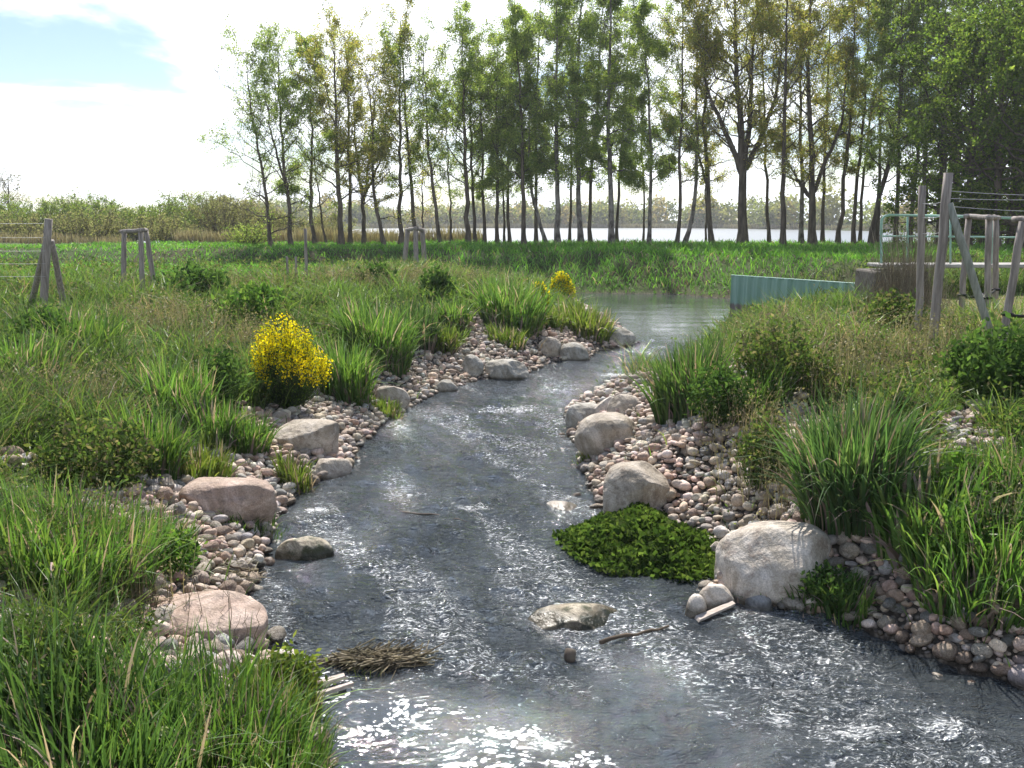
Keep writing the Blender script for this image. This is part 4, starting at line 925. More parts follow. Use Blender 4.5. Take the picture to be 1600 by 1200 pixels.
TUS = [
 (590, 568, 92, 462, 1500, TG, 'largest round green tussock right of the yellow broom, above the cobbles', .012),
 (597, 573, 42, 534, 450, TY, 'small yellow-green tuft at the foot of the largest round tussock', .012),
 (708, 512, 48, 460, 600, TG, 'upright green tussock left of the stone gully on the left bank', .012),
 (692, 546, 46, 500, 520, TY, 'yellow-green tussock low on the cobbles below the stone gully', .012),
 (652, 540, 60, 458, 600, TD, 'dark green tussock between the two rounder ones on the left bank', .012),
 (800, 510, 96, 428, 1300, TG, 'tall green clump left of the small broom near the bank tip', .012),
 (790, 535, 60, 502, 450, TY, 'low yellow-green tuft just above the long grey boulder', .012),
 (858, 512, 46, 474, 420, TY, 'short bright tuft directly under the farther broom bushes', .012),
 (915, 515, 80, 470, 900, TY, 'low yellowish sedge strip behind the outermost tip boulder', .012),
 (540, 622, 74, 520, 900, TG, 'tall leaning grass clump touching the right side of the broom', .010),
 (385, 702, 62, 636, 700, TG, 'spiky green tuft standing in cobbles left of the square boulder', .010),
 (238, 742, 78, 628, 1000, TG, 'tall upright green clump on the left bank above the pink block boulder', .010),
 (312, 742, 80, 682, 600, TY, 'sparse yellow-green tuft above the pink block boulder', .009),
 (462, 760, 46, 702, 420, TY, 'thin bright tuft in the cobbles at the water edge', .008),
 (487, 700, 34, 672, 260, TG, 'little tuft growing against the face of the square boulder', .008),
 (280, 655, 96, 560, 900, TG, 'broad green grass clump left of the broom bush', .010),
 (335, 690, 70, 610, 600, TG, 'medium grass clump below and left of the broom bush', .010),
 (120, 562, 120, 480, 1000, TG, 'wide lush grass clump near the left fence post', .012),
 (40, 600, 110, 520, 800, TG, 'grass clump at the left frame edge below the fence post', .012),
 (105, 660, 90, 600, 600, TB, 'greyish green tuft with fine blades on the brown slope', .009),
 (110, 915, 200, 772, 1900, TG, 'huge dark tussock with a straw base at the left frame edge', .010),
 (20, 880, 110, 780, 900, TG, 'bright grass clump cut by the left frame edge', .011),
 (250, 870, 90, 790, 700, TG, 'bushy clump between the huge tussock and the cobbles', .009),
 (330, 1195, 260, 1045, 2000, TG, 'long upright foreground grass at the bottom left beside the water', .008),
 (120, 1240, 300, 1050, 1700, TD, 'dark foreground grass filling the bottom left corner', .009),
 (440, 1110, 110, 1035, 900, TY, 'leafy foreground tuft beside the driftwood', .009),
 (430, 1215, 140, 1090, 900, TG, 'foreground grass at the bottom edge left of the foam', .007),
 (1078, 640, 100, 525, 1400, TD, 'dark reed-like clump at the water corner of the right bank', .013),
 (1325, 800, 125, 618, 2000, (TB + TG) / 2, 'tallest arching blue-green tussock in the middle of the right bank', .012),
 (1165, 560, 60, 525, 400, TY, 'pale green tuft in front of the green sheet wall', .012),
 (1440, 850, 120, 735, 800, TG, 'broad-bladed clump right of the tallest arching tussock', .022),
 (1545, 895, 190, 780, 1500, TG, 'sprawling grass clump at the right frame edge above the cobbles', .010),
 (1590, 780, 110, 680, 700, TG, 'grass tuft cut by the right frame edge below the dark weeds', .010),
 (1170, 640, 120, 560, 1000, TG, 'soft green clump between the reed-like clump and the tall tussock', .009),
 (1320, 965, 60, 905, 420, TG, 'small weed tuft right of the biggest boulder at the waterline', .010),
 (1185, 932, 60, 900, 320, TG, 'small leafy tuft at the front foot of the biggest boulder', .010),
 (1265, 948, 70, 905, 380, TD, 'dark tuft under the right end of the biggest boulder', .010),
 (915, 715, 44, 692, 260, TY, 'tiny tuft at the water side of the big round boulder', .008),
 (605, 645, 46, 618, 320, TY, 'small leafy plant beside the brownish humped boulder', .012),
 (395, 822, 90, 790, 520, TG, 'low tuft at the front foot of the pink block boulder', .008),
 (575, 1046, 60, 990, 150, TY, 'few thin green shoots rising from the flood debris', .006),
 (665, 625, 10, 622, 6, TY, '', .005),
]
for q in TUS:
    if q[6]: tussock(*q[:7], bw=q[7])
# leafy herb clumps
def herbclump(px, py, wpx, top, n, pal, label, ls=.05, name='leafy_plant', group='leafy plants on the banks'):
    b = G(px, py); dist_ = np.linalg.norm(b - np.array([0, 0, CAMH])); H = (py - top) * dist_ / FPX * 1.05; W = wpx * dist_ / FPX / 2
    ns = max(12, n // 30); az = rng.uniform(0, 6.28, ns); rr = np.sqrt(rng.random(ns)) * W; hs_ = H * (1 - .45 * (rr / W) ** 2) * rng.uniform(.6, 1.05, ns)
    s = np.linspace(0, 1, 4); P = np.stack([np.cos(az)[:, None] * rr[:, None] * (.5 + .5 * s), np.sin(az)[:, None] * rr[:, None] * (.5 + .5 * s), hs_[:, None] * s], -1)
    V, Q = tubes(P, (.006 * (1 - .6 * s))[None].repeat(ns, 0), 4)
    root = empty(name, tuple(b), label, 'plant', group); mk('stems', V, Q, None, M_grass, root, np.tile(pal[0] * 1.1, (len(V), 1)))
    j = rng.integers(0, ns, n); f = rng.random(n) ** .6 * 3; k0 = np.clip(f.astype(int), 0, 2); fr = (f - k0)[:, None]; q = P[j, k0] * (1 - fr) + P[j, k0 + 1] * fr + rng.normal(0, ls * .9, (n, 3))
    q[:, 2] = np.maximum(q[:, 2], .01); V, Q, C = leaves(q, np.full(n, ls * (1 + dist_ / 30)), pal[rng.integers(0, len(pal), n)] * rng.uniform(.7, 1.35, (n, 1)), .5, up=.35)
    mk('foliage', V, Q, None, M_herb, root, C, smooth=False); return root
HB = [
 (1560, 625, 150, 515, 3600, TD, 'bushy dark green weed at the right edge near the leaning post', .06),
 (1130, 660, 110, 570, 2600, TD, 'dark leafy bush behind the cobbles of the right bank', .05),
 (1210, 610, 130, 500, 2600, WP, 'dusty green leafy bush full of pale seed heads on the right bank', .045),
 (1190, 760, 90, 640, 1800, WP, 'ragged brownish herb leaning over the cobbles on the right bank', .04),
 (350, 640, 90, 550, 1700, TD, 'dark nettle-like plant left of the yellow broom', .055),
 (150, 760, 170, 660, 2800, WP, 'brownish green weed mound on the left slope above the huge tussock', .045),
 (270, 900, 90, 830, 1100, TG, 'leafy weed at the edge of the left cobbles below the pink block boulder', .04),
 (400, 500, 110, 440, 1600, TG, 'round green weed patch behind the broom on the left meadow', .07),
 (300, 468, 110, 420, 1500, TD, 'dark green weed patch near the empty tree frame', .08),
 (590, 452, 60, 415, 1200, TD, 'dark weed clump left of the far tree frame', .09),
 (680, 470, 50, 420, 1200, TD, 'dark leafy clump just below the far tree frame', .08),
 (1490, 790, 80, 720, 900, TG, 'weed with broad pointed leaves below the upper cobble patch', .07),
 (450, 1090, 100, 1030, 1500, TY, 'bright leafy water plant at the edge beside the driftwood', .04),
 (1390, 520, 90, 460, 1400, WP, 'grey-green herb in front of the dry brush', .06),
 (1400, 700, 120, 600, 1700, WP, 'feathery green weed right of the tallest arching tussock', .045),
 (70, 560, 90, 490, 1400, TD, 'dark weed at the foot of the left fence post', .06),
 (60, 1120, 200, 1010, 1500, TD, 'broad-leaved dark weed in the bottom left corner behind the nearest grass', .035),
 (180, 1020, 130, 960, 900, WP, 'small-leaved brownish weed between cobbles and foreground grass at lower left', .028),
 (1500, 880, 130, 800, 1300, TG, 'leafy green weed among the grass above the right cobbles', .04),
 (1372, 470, 70, 408, 1500, WP, 'tangled grey-green weed hiding the corner of the culvert edge', .055),
 (1290, 940, 80, 890, 900, TD, 'dark leafy weed between the biggest boulder and the cobbles', .04),
]
for q in HB: herbclump(*q[:7], ls=q[7])

# watercress
cp = [(862, 838), (885, 870), (940, 895), (1010, 905), (1085, 912), (1118, 905), (1140, 870), (1135, 845), (1090, 830), (1040, 808), (1000, 795), (950, 805), (905, 825)]
cw = np.array([U(*p_) for p_ in cp]); cen = cw.mean(0)
q = np.stack([rng.uniform(cw[:, 0].min(), cw[:, 0].max(), 60000), rng.uniform(cw[:, 1].min(), cw[:, 1].max(), 60000)], -1)
dd = sdist(q[:, 0], q[:, 1], cw) + .12 * (fbm(q[:, 0] * 6, q[:, 1] * 6, 3, 2) - .5); q = q[dd < 0][:17000]; dd = dd[:60000][dd < 0][:17000]
kp = rng.random(len(dd)) < np.clip(.25 + 3.5 * -dd, 0, 1); q = q[kp]; dd = dd[kp]
top_ = .20 * sstep(0, .5, -dd) * (.25 + 1.3 * fbm(q[:, 0] * 3.5, q[:, 1] * 3.5, 9, 2)) + .01
P = np.stack([q[:, 0] - cen[0], q[:, 1] - cen[1], top_ * rng.random(len(q)) ** .35 + .01], -1)
root = empty('watercress_clump', (cen[0], cen[1], 0), 'dense mat of small round green leaves spreading over the water at the right bank', 'plant')
V, Q, C = leaves(P, np.full(len(P), .055), np.array([(.05, .10, .02), (.07, .13, .025), (.035, .07, .015), (.10, .16, .035), (.04, .06, .02)])[[0, 1, 2, 3]][rng.integers(0, 4, len(P))] * rng.uniform(.7, 1.3, (len(P), 1)), .85, up=.6)
mk('foliage', V, Q, None, M_herb, root, C, smooth=False)
k = rng.integers(0, len(P), 900); b_ = P[k].copy(); b_[:, 2] = -.03; tp_ = P[k] + rng.normal(0, .02, (900, 3)); V, Q = tubes(np.stack([b_, (b_ + tp_) / 2 + .01, tp_], 1), np.full((900, 3), .004), 3)
mk('stems', V, Q, None, M_grass, root, np.tile((.08, .11, .03), (len(V), 1)))

# broom bushes
def broom(px, py, top, x0, x1, label, nf, fs, seed, low=.45):
    b = G(px, py); dist_ = np.linalg.norm(b - np.array([0, 0, CAMH])); H = (py - top) * dist_ / FPX; W = (x1 - x0) * dist_ / FPX / 2; ox = ((x0 + x1) / 2 - px) * dist_ / FPX
    r = np.random.default_rng(seed); n = 420; az = r.uniform(0, 6.28, n); rr = np.sqrt(r.random(n))
    hs_ = H * np.sqrt(np.clip(1 - .62 * rr ** 3, .05, 1)) * r.uniform(.66, 1.06, n) * (1 - .30 * np.clip(np.cos(az) * rr, 0, 1))
    s = np.linspace(0, 1, 6); P = np.stack([(np.cos(az) * rr * W)[:, None] * s ** .5 * (1 + .12 * np.sin(az * 3))[:, None] + ox * s, (np.sin(az) * rr * W * .9)[:, None] * s ** .5, hs_[:, None] * s], -1); P[:, 1:] += r.normal(0, .015, (n, 5, 3))
    root = empty('broom_bush', tuple(b), label, 'shrub', 'yellow flowering broom bushes')
    V, Q = tubes(P, (.007 * (1 - s * .7))[None].repeat(n, 0), 3); mk('stems', V, Q, None, M_grass, root, np.tile((.045, .085, .025), (len(V), 1)))
    nn = 8000; j = r.integers(0, n, nn); f = r.random(nn) * 5; k0 = np.clip(f.astype(int), 0, 4); fr = (f - k0)[:, None]; q = P[j, k0] * (1 - fr) + P[j, k0 + 1] * fr + r.normal(0, .03, (nn, 3))
    V, Q, C = leaves(q, np.full(nn, fs * 1.3), TG[r.integers(0, 4, nn)] * r.uniform(.8, 1.3, (nn, 1)), .35, up=.8); mk('foliage', V, Q, None, M_herb, root, C, smooth=False)
    j = r.integers(0, n, nf); f = (1 - (1 - low) * r.random(nf) ** 1.1) * 5; k0 = np.clip(f.astype(int), 0, 4); fr = (f - k0)[:, None]; q = P[j, k0] * (1 - fr) + P[j, k0 + 1] * fr + r.normal(0, .022, (nf, 3))
    V, Q, C = leaves(q, np.full(nf, fs), np.array([(.86, .72, .02), (.92, .78, .03), (.82, .62, .015)])[r.integers(0, 3, nf)] * r.uniform(.85, 1.1, (nf, 1)), .85); mk('flowers', V, Q, None, M_flower, root, C, smooth=False)
    return root
broom(450, 640, 500, 395, 514, 'large broom bush covered in yellow flowers on the left bank', 7200, .029, 1, .70)
broom(878, 475, 426, 860, 898, 'small broom bush with yellow flowers near the tip of the left bank', 4200, .055, 2, .6)
broom(845, 486, 441, 832, 858, 'smallest yellow broom bush, low and left of the other far one', 2000, .05, 3, .7)

# yarrow in the foreground
b = G(258, 1210); root = empty('yarrow_flower', tuple(b), 'single white yarrow flower head at the bottom edge of the foreground grass', 'flower')
tpz = Vp(258, 1188, b[1] - .05); H = max(tpz[2] - b[2], .25); hx = tpz[0] - b[0]
P = np.array([[[0, 0, 0], [hx * .4, -.02, H * .5], [hx, -.05, H]]]); V, Q = tubes(P, np.array([[.004, .003, .003]]), 6); mk('stem', V, Q, None, M_grass, root, np.tile((.08, .12, .04), (len(V), 1)))
n = 700; u = rng.normal(0, 1, (n, 2)) * .028; q = np.stack([hx + u[:, 0], -.05 + u[:, 1], H + .012 - 5 * (u ** 2).sum(1) + rng.normal(0, .003, n)], -1); V, Q, C = leaves(q, np.full(n, .009), np.tile((.8, .8, .76), (n, 1)), .9, up=1.5); mk('flower_head', V, Q, None, M_flower, root, C, smooth=False)

# ------------------------------------------------------------------ posts, frames, railing, wall
def log(name, a, b, r0, r1, mat, parent=None, rel=None, sides=12, K=7, wob=.006):
    a = np.asarray(a, float); b = np.asarray(b, float); s = np.linspace(0, 1, K)[:, None]; P = a + (b - a) * s; P[1:-1] += rng.normal(0, wob, (K - 2, 3))
    V, Q, T = tubes(P[None], (r0 + (r1 - r0) * s[:, 0])[None] * (1 + rng.normal(0, .02, (1, K))), sides, cap=True)
    if rel is not None: V = V - np.asarray(rel)
    o = mk(name, V, Q, T, mat, parent)
    return o
def gp(px, py, Y, sink=.25):
    p_ = Vp(px, py, Y); p_[2] = float(height(np.array([p_[0]]), np.array([Y]))[0]) - sink; return p_
# right leaning post with brace
def ln(px0, py0, px1, py1, Y0, Y1=None, ext=.25):
    a = Vp(px0, py0, Y0); b = Vp(px1, py1, Y1 or Y0); zg = float(height(a[:1], a[1:2])[0]) - ext
    if a[2] > zg: a = a + (a - b) * (a[2] - zg) / max(b[2] - a[2], .1)
    return a, b
a, b = ln(1460, 520, 1482, 270, 12.3); root = empty('fence_post', tuple(a), 'tall grey wooden post with a diagonal brace, in front on the right bank', 'fence post')
log('post', a, b, .062, .058, M_wood, root, a); c0, c1 = ln(1545, 512, 1483, 318, 12.0, 12.28); log('brace', c0, c1, .05, .05, M_wood2, root, a)
a, b = ln(1436, 500, 1441, 290, 14.2); root = empty('fence_post', tuple(a), 'slimmer weathered post behind the dry brush, left of the braced post', 'fence post')
log('post', a, b, .058, .052, M_wood, root, a)
# left fence corner
a, b = ln(68, 482, 76, 342, 17.5); root = empty('fence_post', tuple(a), 'leaning corner post with two braces at the left edge', 'fence post')
log('post', a, b, .075, .07, M_wood, root, a); c0, c1 = ln(50, 470, 74, 372, 18.6, 17.6); log('brace', c0, c1, .06, .055, M_wood, root, a)
c0, c1 = ln(98, 468, 80, 376, 18.4, 17.7); log('brace', c0, c1, .06, .055, M_wood, root, a); LPOST = Vp(76, 350, 17.5)
for px, y0, y1, Y, r0, lb in ((478, 442, 357, 27, .05, 'tall thin stake standing alone in the left meadow'), (449, 444, 401, 26, .035, 'short stake left of its twin in the left meadow'), (463, 447, 401, 25.5, .035, 'short stake right of its twin, beside the tall stake')):
    a, b = ln(px + 1, y0, px - 1, y1, Y); root = tag(log('wooden_stake', a, b, r0, r0 * .95, M_wood), lb, 'stake', 'stakes in the left meadow')
def frame(legs, bars, tie, label, Y, r0=.05, mats=M_wood, name='tree_support_frame'):
    L = [ln(x0, y0, x1, y1, Y + dy0, Y + dy1) for (x0, y0, x1, y1, dy0, dy1) in legs]; base = L[0][0].copy(); root = empty(name, tuple(base), label, 'tree stakes', 'wooden tree support frames')
    for a, b in L: log('stake', a, b, r0, r0 * .95, mats, root, base)
    for i, j in bars:
        A = L[i][1] + np.array([0, 0, .02]); B = L[j][1] + np.array([0, 0, .02]); e = unit(B - A) * .14; log('crossbar', A - e, B + e, r0 * .8, r0 * .8, mats, root, base)
    if tie:
        pts = []
        for (a, b) in L:
            u = tie; pts.append(a + (b - a) * u)
        pts = np.array(pts); c = pts.mean(0)
        g = Geo()
        for p_ in pts:
            s = np.linspace(0, 1, 5)[:, None]; P = p_ + (c - p_) * s * .92; P[:, 2] -= .05 * np.sin(pi * s[:, 0]); V, Q, T = tubes(P[None], np.full((1, 5), .022), 5, cap=True); g.add(V, Q, T)
            th = np.linspace(0, 2 * pi, 9); R = np.stack([p_[0] + (r0 + .012) * np.cos(th), p_[1] + (r0 + .012) * np.sin(th), np.full(9, p_[2])], -1); V, Q = tubes(R[None], np.full((1, 9), .02), 5); g.add(V, Q)
        g.build('rubber_tie', M_rubber, root, rel=base)
    return root
frame([(193, 448, 194, 363, 0, 0), (223, 446, 220, 361, -.5, -.5), (243, 465, 228, 361, .6, .6)], [(0, 1), (1, 2)], .22, 'empty wooden tree frame of three stakes left in the meadow', 23.5, .065)
frame([(632, 410, 637, 360, 0, 0), (650, 414, 650, 358, -.9, -.8), (664, 412, 660, 360, .3, .2)], [(0, 1), (1, 2)], .1, 'pale wooden tree frame in front of the lakeside row', 37, .10, M_wood)
frame([(1504, 456, 1514, 340, 0, 0), (1543, 462, 1545, 342, -.8, -.8), (1556, 460, 1556, 342, .8, .8)], [(0, 1), (0, 2), (1, 2)], .38, 'three-stake tree frame before the green railing, rubber ties on the stakes', 15.5, .052)
frame([(1568, 525, 1598, 346, 0, 0), (1640, 520, 1650, 348, -.4, -.4), (1665, 480, 1668, 350, 1.2, 1.2)], [(0, 1), (1, 2)], .42, 'nearest tree frame cut off by the right edge of the picture', 11.6, .05)
# wires
def wires(pts, label, r=.004):
    g = Geo()
    for A, B, sag in pts:
        A = np.array(A); B = np.array(B); s = np.linspace(0, 1, 9)[:, None]; P = A + (B - A) * s; P[:, 2] -= sag * np.sin(pi * s[:, 0]); V, Q = tubes(P[None], np.full((1, 9), r), 4); g.add(V, Q)
    return tag(g.build('fence_wire', M_wire), label, 'wire')
wires([(Vp(76, y, 17.5), Vp(-120, y - 6, 15), .03) for y in (349, 371, 392, 412, 432)], 'thin fence wires running left from the left corner post', .003)
wires([(Vp(1478, y, 12.3), Vp(1700, y + dy, 13.5), .03) for y, dy in ((298, 6), (310, -2), (322, 8), (334, 4))] + [(Vp(1441, y, 14.2), Vp(1478, y - 4, 12.3), .02) for y in (318, 340, 365)], 'thin fence wires running right from the braced post', .0035)
# railing
Yr = 21.5
def rail_pt(px, py, Y=None): return Vp(px, py, Y or Yr)
base = rail_pt(1377, 412); root = empty('railing', tuple(base), 'pale green tubular railing on the culvert behind the wooden posts', 'railing')
g = Geo()
P = np.array([rail_pt(1377, 414), rail_pt(1377, 352), rail_pt(1378, 343), rail_pt(1382, 338), rail_pt(1390, 336), rail_pt(1450, 337), rail_pt(1520, 339, 21.2), rail_pt(1660, 343, 20.5)])
V, Q = tubes(P[None], np.full((1, 8), .03), 10); mk('handrail', V - base, Q, None, M_rail, root)
P = np.array([rail_pt(1377, 369), rail_pt(1450, 369.5), rail_pt(1520, 370, 21.2), rail_pt(1660, 372, 20.5)]); V, Q = tubes(P[None], np.full((1, 4), .02), 8); mk('middle_rail', V - base, Q, None, M_rail, root)
for px, Y in ((1418, 21.5), (1485, 21.35), (1550, 21.1), (1620, 20.7)):
    V, Q, T = tubes(np.array([[rail_pt(px, 412, Y), rail_pt(px, 375, Y), rail_pt(px, 338 + (px - 1377) * .018, Y)]]), np.full((1, 3), .024), 8, cap=True); mk('upright', V - base, Q, T, M_rail, root)
# culvert: concrete ledge with block headwall
def boxmesh(x0, x1, y0, y1, z0, z1):
    V = np.array([(x, y, z) for x in (x0, x1) for y in (y0, y1) for z in (z0, z1)]); Q = np.array([(0, 1, 3, 2), (4, 6, 7, 5), (0, 4, 5, 1), (2, 3, 7, 6), (0, 2, 6, 4), (1, 5, 7, 3)]); return V, Q
A = rail_pt(1362, 411, 21.6); zt = A[2]
root = empty('culvert_headwall', (A[0], 21.6, 0), 'rough concrete culvert edge under the green railing', 'culvert')
def bev(name, dims, mat, parent, rel, w=.02):
    V, Q = boxmesh(*dims); o = mk(name, V - np.array(rel), Q, None, mat, parent, smooth=False); md = o.modifiers.new('bevel', 'BEVEL'); md.width = w; md.segments = 2; return o
bev('ledge', (A[0], A[0] + 7, 20.9, 21.9, zt - .08, zt), M_conc, root, (A[0], 21.6, 0)); bev('wing', (A[0] - .12, A[0] + 1.1, 20.98, 22.3, .2, zt - .16), solid_mat('dark_concrete', (.07, .06, .05), (.15, .135, .12), 4, .9, .6), root, (A[0], 21.6, 0), .05)  # wing has a darker concrete colour than the ledge
# green sheet wall (corrugated)
m, t = newmat('green_sheet'); geo = N_(t, 'ShaderNodeNewGeometry'); P_ = geo.outputs['Position']; mpn = N_(t, 'ShaderNodeMapping'); mpn.inputs['Scale'].default_value = (5, 5, .35); t.links.new(P_, mpn.inputs[0])
nz = noise_(t, mpn.outputs[0], 1.3, 5, .6); c = mix_(t, ramp_(t, nz, .3, .7), (.17, .31, .255), (.27, .42, .36)); sp = N_(t, 'ShaderNodeSeparateXYZ'); t.links.new(P_, sp.inputs[0])
c = mix_(t, ramp_(t, math_(t, 'ADD', sp.outputs[2], math_(t, 'MULTIPLY', nz, .2)), .55, .66, 1, 0), c, (.17, .145, .14))
p = N_(t, 'ShaderNodeBsdfPrincipled'); t.links.new(c, p.inputs['Base Color']); p.inputs['Roughness'].default_value = .55; o_ = N_(t, 'ShaderNodeOutputMaterial'); t.links.new(p.outputs[0], o_.inputs[0]); M_sheet = m
a0 = np.array([*U(1140, 498)]); tz0 = Vp(1140, 430, a0[1])[2]; a1 = Vp(1352, 444, 25.4)
ns = 180; s = np.linspace(0, 1, ns); bx_ = a0[0] + (a1[0] - a0[0]) * s; by_ = a0[1] + (a1[1] - a0[1]) * s; dirv = np.array([a1[0] - a0[0], a1[1] - a0[1]]); Ls = np.hypot(*dirv); nv_ = np.array([-dirv[1], dirv[0]]) / Ls
cor = .055 * np.clip(1.8 * np.sin(s * Ls / .42 * 2 * pi), -1, 1); topz = tz0 + (a1[2] - tz0) * s
ring = []
for off in (-.006, .006):
    for zt_ in (0, 1): ring.append(np.stack([bx_ + nv_[0] * (cor + off), by_ + nv_[1] * (cor + off), np.where(zt_, topz, -.5)], -1))
V = np.stack([ring[0], ring[1], ring[3], ring[2]], 1); idx = np.arange(ns * 4).reshape(ns, 4); Q = []
for k in range(4): Q.append(np.stack([idx[:-1, k], idx[1:, k], idx[1:, (k + 1) % 4], idx[:-1, (k + 1) % 4]], -1))
root = empty('sheet_pile_wall', (a0[0], a0[1], 0), 'pale green corrugated sheet wall standing in the pool on the right', 'wall'); V = V.reshape(-1, 3) - np.array([a0[0], a0[1], 0])
mk('sheeting', V, np.concatenate(Q), None, M_sheet, root, smooth=False)
P = np.stack([bx_ - a0[0], by_ - a0[1], topz], -1)[::12]; V, Q = tubes(P[None], np.full((1, len(P)), .022), 6); mk('capping', V, Q, None, M_rail, root)
# dry brush heap
def brush(px, py, wpx, top, n, label, name='dry_brush', spread=.35, mat=M_dry, pal=None, group=None, r=.004, flat=False):
    b = G(px, py); dist_ = np.linalg.norm(b - np.array([0, 0, CAMH])); H = (py - top) * dist_ / FPX; W = wpx * dist_ / FPX / 2
    x0 = rng.normal(0, .5, n).clip(-1.3, 1.3) * W; y0 = rng.normal(0, .35, n) * W; s = np.linspace(0, 1, 5); hh = H * rng.uniform(.25, 1.1, n) * np.exp(-(x0 / W / 1.3) ** 2); a_ = rng.uniform(0, 6.28, n); sp_ = rng.uniform(0, spread, n) * H
    P = np.stack([x0[:, None] + np.cos(a_)[:, None] * sp_[:, None] * s ** 1.5, y0[:, None] + np.sin(a_)[:, None] * sp_[:, None] * s ** 1.5, hh[:, None] * s], -1); P[:, 1:] += rng.normal(0, .015, (n, 4, 3))
    V, Q = tubes(P, (r * (1 - .5 * s))[None].repeat(n, 0), 3); pal = BRUSH * 1.9 if pal is None else pal; c = pal[rng.integers(0, len(pal), n)] * rng.uniform(.7, 1.3, (n, 1)); C = np.repeat(c, 15, 0)
    o = mk(name, V, Q, None, mat, None, C, origin=tuple(b)); tag(o, label, 'brush', group); return o
brush(1415, 505, 120, 372, 900, 'standing heap of grey-brown dead stalks beside the green railing', r=.0042, pal=np.array([(.33, .29, .25), (.27, .23, .195), (.38, .34, .30), (.22, .18, .15)]), spread=.3)
def litter(px, py, wpx, hpx, n, label, name, L=.3, r=.004, pal=STRAW, az0=0., azs=1.5, hz=.08, mat=M_dry, cat='debris', z=None):
    b = G(px, py); dist_ = np.linalg.norm(b - np.array([0, 0, CAMH])); W = wpx * dist_ / FPX / 2; D = hpx * dist_ / FPX
    if z is not None: b[2] = z
    x0 = rng.normal(0, .5, n) * W; y0 = rng.normal(0, .5, n) * D; a_ = az0 + rng.normal(0, azs, n); l_ = rng.uniform(.3, 1, n) * L; s = np.linspace(-.5, .5, 4)
    zz = height(x0 + b[0], y0 + b[1]) - b[2] if z is None else np.zeros(n)
    P = np.stack([x0[:, None] + np.cos(a_)[:, None] * l_[:, None] * s, y0[:, None] + np.sin(a_)[:, None] * l_[:, None] * s, (zz + rng.uniform(0, hz, n))[:, None] + l_[:, None] * s * rng.normal(0, .25, n)[:, None]], -1); P += rng.normal(0, .006, P.shape)
    V, Q = tubes(P, np.full((n, 4), r) * rng.uniform(.6, 1.4, (n, 1)), 4); c = pal[rng.integers(0, len(pal), n)] * rng.uniform(.6, 1.2, (n, 1)); o = mk(name, V, Q, None, mat, None, np.repeat(c, 16, 0), origin=tuple(b))
    tag(o, label, cat); return o
litter(1470, 560, 160, 30, 700, 'flattened grey dead stalks below the braced post', 'dead_stalk_litter', .7, .005, BRUSH * 1.8)
litter(592, 1038, 108, 14, 520, 'raft of dead reeds caught in the stream below the lone boulder', 'reed_debris', .42, .0045, np.array([(.24, .20, .13), (.14, .11, .07), (.08, .065, .045), (.32, .27, .19)]), .55, .38, .06, z=.0)
litter(150, 930, 130, 40, 500, 'straw-coloured dead grass under the huge left tussock', 'dead_grass_litter', .35, .003, STRAW)
litter(375, 905, 60, 40, 90, 'few dry straws washed onto the left cobbles', 'dry_straws', .4, .004, STRAW, 1.2, .6)
# sticks, plank, driftwood
def stick(pts, r, label, name, mat, cat='branch', z=None):
    P = np.array([[*U(a, b, z_), z_] for a, b, z_ in pts]); K = 9; C = resample(P, K); C[1:-1] += rng.normal(0, .008, (K - 2, 3)); b = C[0].copy(); V, Q, T = tubes((C - b)[None], (r * np.linspace(1, .5, K))[None], 7, cap=True)
    return tag(mk(name, V, Q, T, mat, origin=tuple(b)), label, cat)
stick([(612, 797, .015), (660, 803, .03), (690, 806, .02), (730, 816, .01)], .014, 'thin dark stick floating across the middle of the stream', 'floating_stick', M_bark)
stick([(938, 1004, .012), (985, 992, -.002), (1045, 978, -.012)], .018, 'half-sunk branch below the wide flat boulder', 'sunken_branch', M_twig)
stick([(425, 1150, .12), (460, 1180, .10), (510, 1203, .05)], .016, 'bare brown stick on the stones at the bottom edge', 'dead_branch', M_twig)
stick([(352, 880, .25), (378, 890, .18), (397, 897, .08)], .010, 'thin reddish twig lying on the left cobbles', 'dead_twig', M_twig)
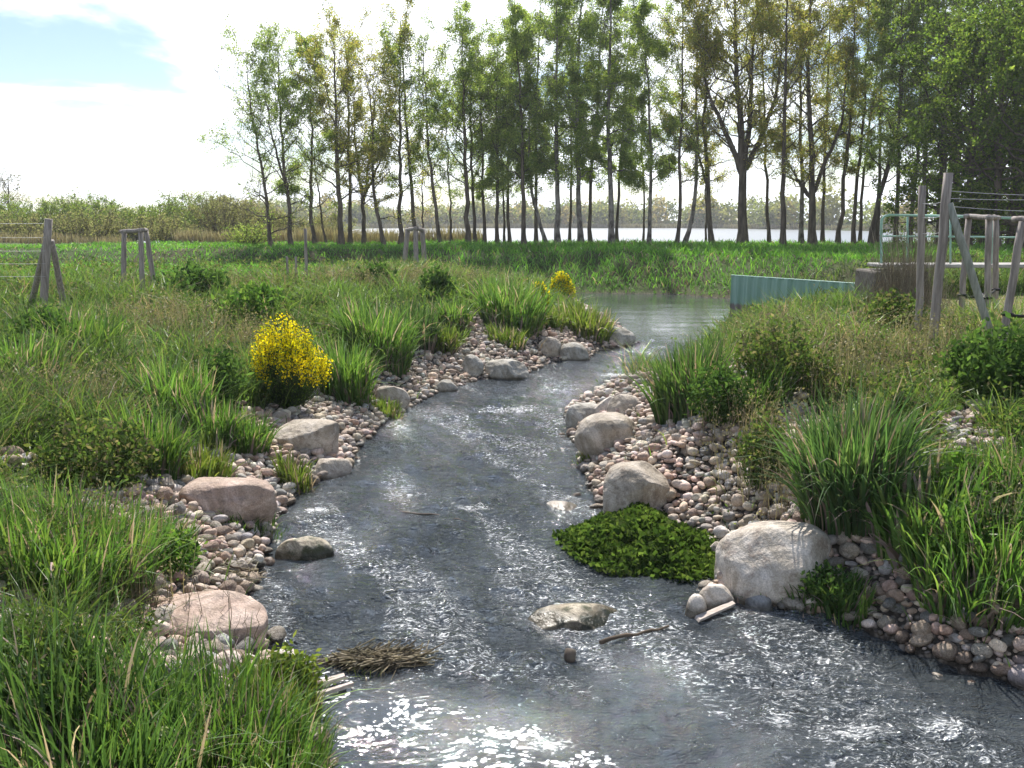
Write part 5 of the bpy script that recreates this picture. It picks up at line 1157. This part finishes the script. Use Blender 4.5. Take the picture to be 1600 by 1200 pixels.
def plank(p0, p1, w, th, label, name, mat):
    A = np.array(p0); B = np.array(p1); d_ = unit(B - A); s_ = unit(np.cross(d_, [0, 0, 1.])); u_ = np.cross(s_, d_); V = []
    L_ = np.linalg.norm(B - A); K = 7
    for i in range(K):
        c_ = A + (B - A) * i / (K - 1); ww = w * (1 - .25 * (i / (K - 1))) * (1 + rng.normal(0, .04)); jag = d_ * rng.normal(0, .015, 4)[:, None] if i in (0, K - 1) else np.zeros((4, 3))
        for q_, (sx_, sz_) in enumerate(((-1, -1), (1, -1), (1, 1), (-1, 1))): V.append(c_ + s_ * sx_ * ww / 2 + u_ * sz_ * th / 2 + jag[q_])
    V = np.array(V); Q = [[4 * i + k, 4 * i + (k + 1) % 4, 4 * i + 4 + (k + 1) % 4, 4 * i + 4 + k] for i in range(K - 1) for k in range(4)] + [[3, 2, 1, 0], [4 * K - 4, 4 * K - 3, 4 * K - 2, 4 * K - 1]]
    b = A.copy(); return tag(mk(name, V - b, np.array(Q), None, mat, smooth=False, origin=tuple(b)), label, 'wood')
plank([*U(1090, 967, .0), .0], [*U(1145, 943, .05), .05], .07, .02, 'pale split plank slanting into the water beside the small pale rocks', 'plank', M_driftw)
plank([*U(487, 1072, .05), .05], [*U(540, 1056, .04), .04], .06, .03, 'bleached driftwood piece at the water edge left of the reed raft', 'driftwood', M_driftw)
plank([*U(488, 1088, .04), .04], [*U(552, 1068, .02), .02], .035, .025, 'lower thinner driftwood strip beside the bleached piece', 'driftwood', M_driftw)
a = np.array([*U(890, 1033, -.05), -.05]); V, Q, T = tubes(np.array([[a * 0, [.004, .01, .05], [.01, .02, .085]]]), np.array([[.045, .045, .04]]), 9, cap=True); tag(mk('stump_stub', V, Q, T, M_bark, origin=tuple(a)), 'dark stub of wood sticking out of the stream near the bottom', 'wood')

brush(340, 1000, 150, 900, 26, 'thin brown dock stalks rising in front of the large pinkish boulder', 'brown_stalks', .2, pal=BRUSH * .9, r=.0035)['kind'] = 'stuff'
brush(200, 960, 120, 850, 90, 'dry brown stalks in the lower left cobbles behind the foreground grass', 'brown_stalks', .35, pal=BRUSH * 1.2, r=.003)['kind'] = 'stuff'
# ------------------------------------------------------------------ air
m, t = newmat('air'); pv = N_(t, 'ShaderNodeVolumePrincipled'); pv.inputs['Color'].default_value = (.93, .96, 1, 1); pv.inputs['Density'].default_value = .00042; pv.inputs['Anisotropy'].default_value = .2
o_ = N_(t, 'ShaderNodeOutputMaterial'); t.links.new(pv.outputs[0], o_.inputs['Volume'])
V, Q = boxmesh(-1530, 1530, -1530, 1530, -2.2, 27)
tag(mk('haze', V, Q, None, m, smooth=False), 'faint pale air haze over the whole scene', 'haze', kind='stuff')
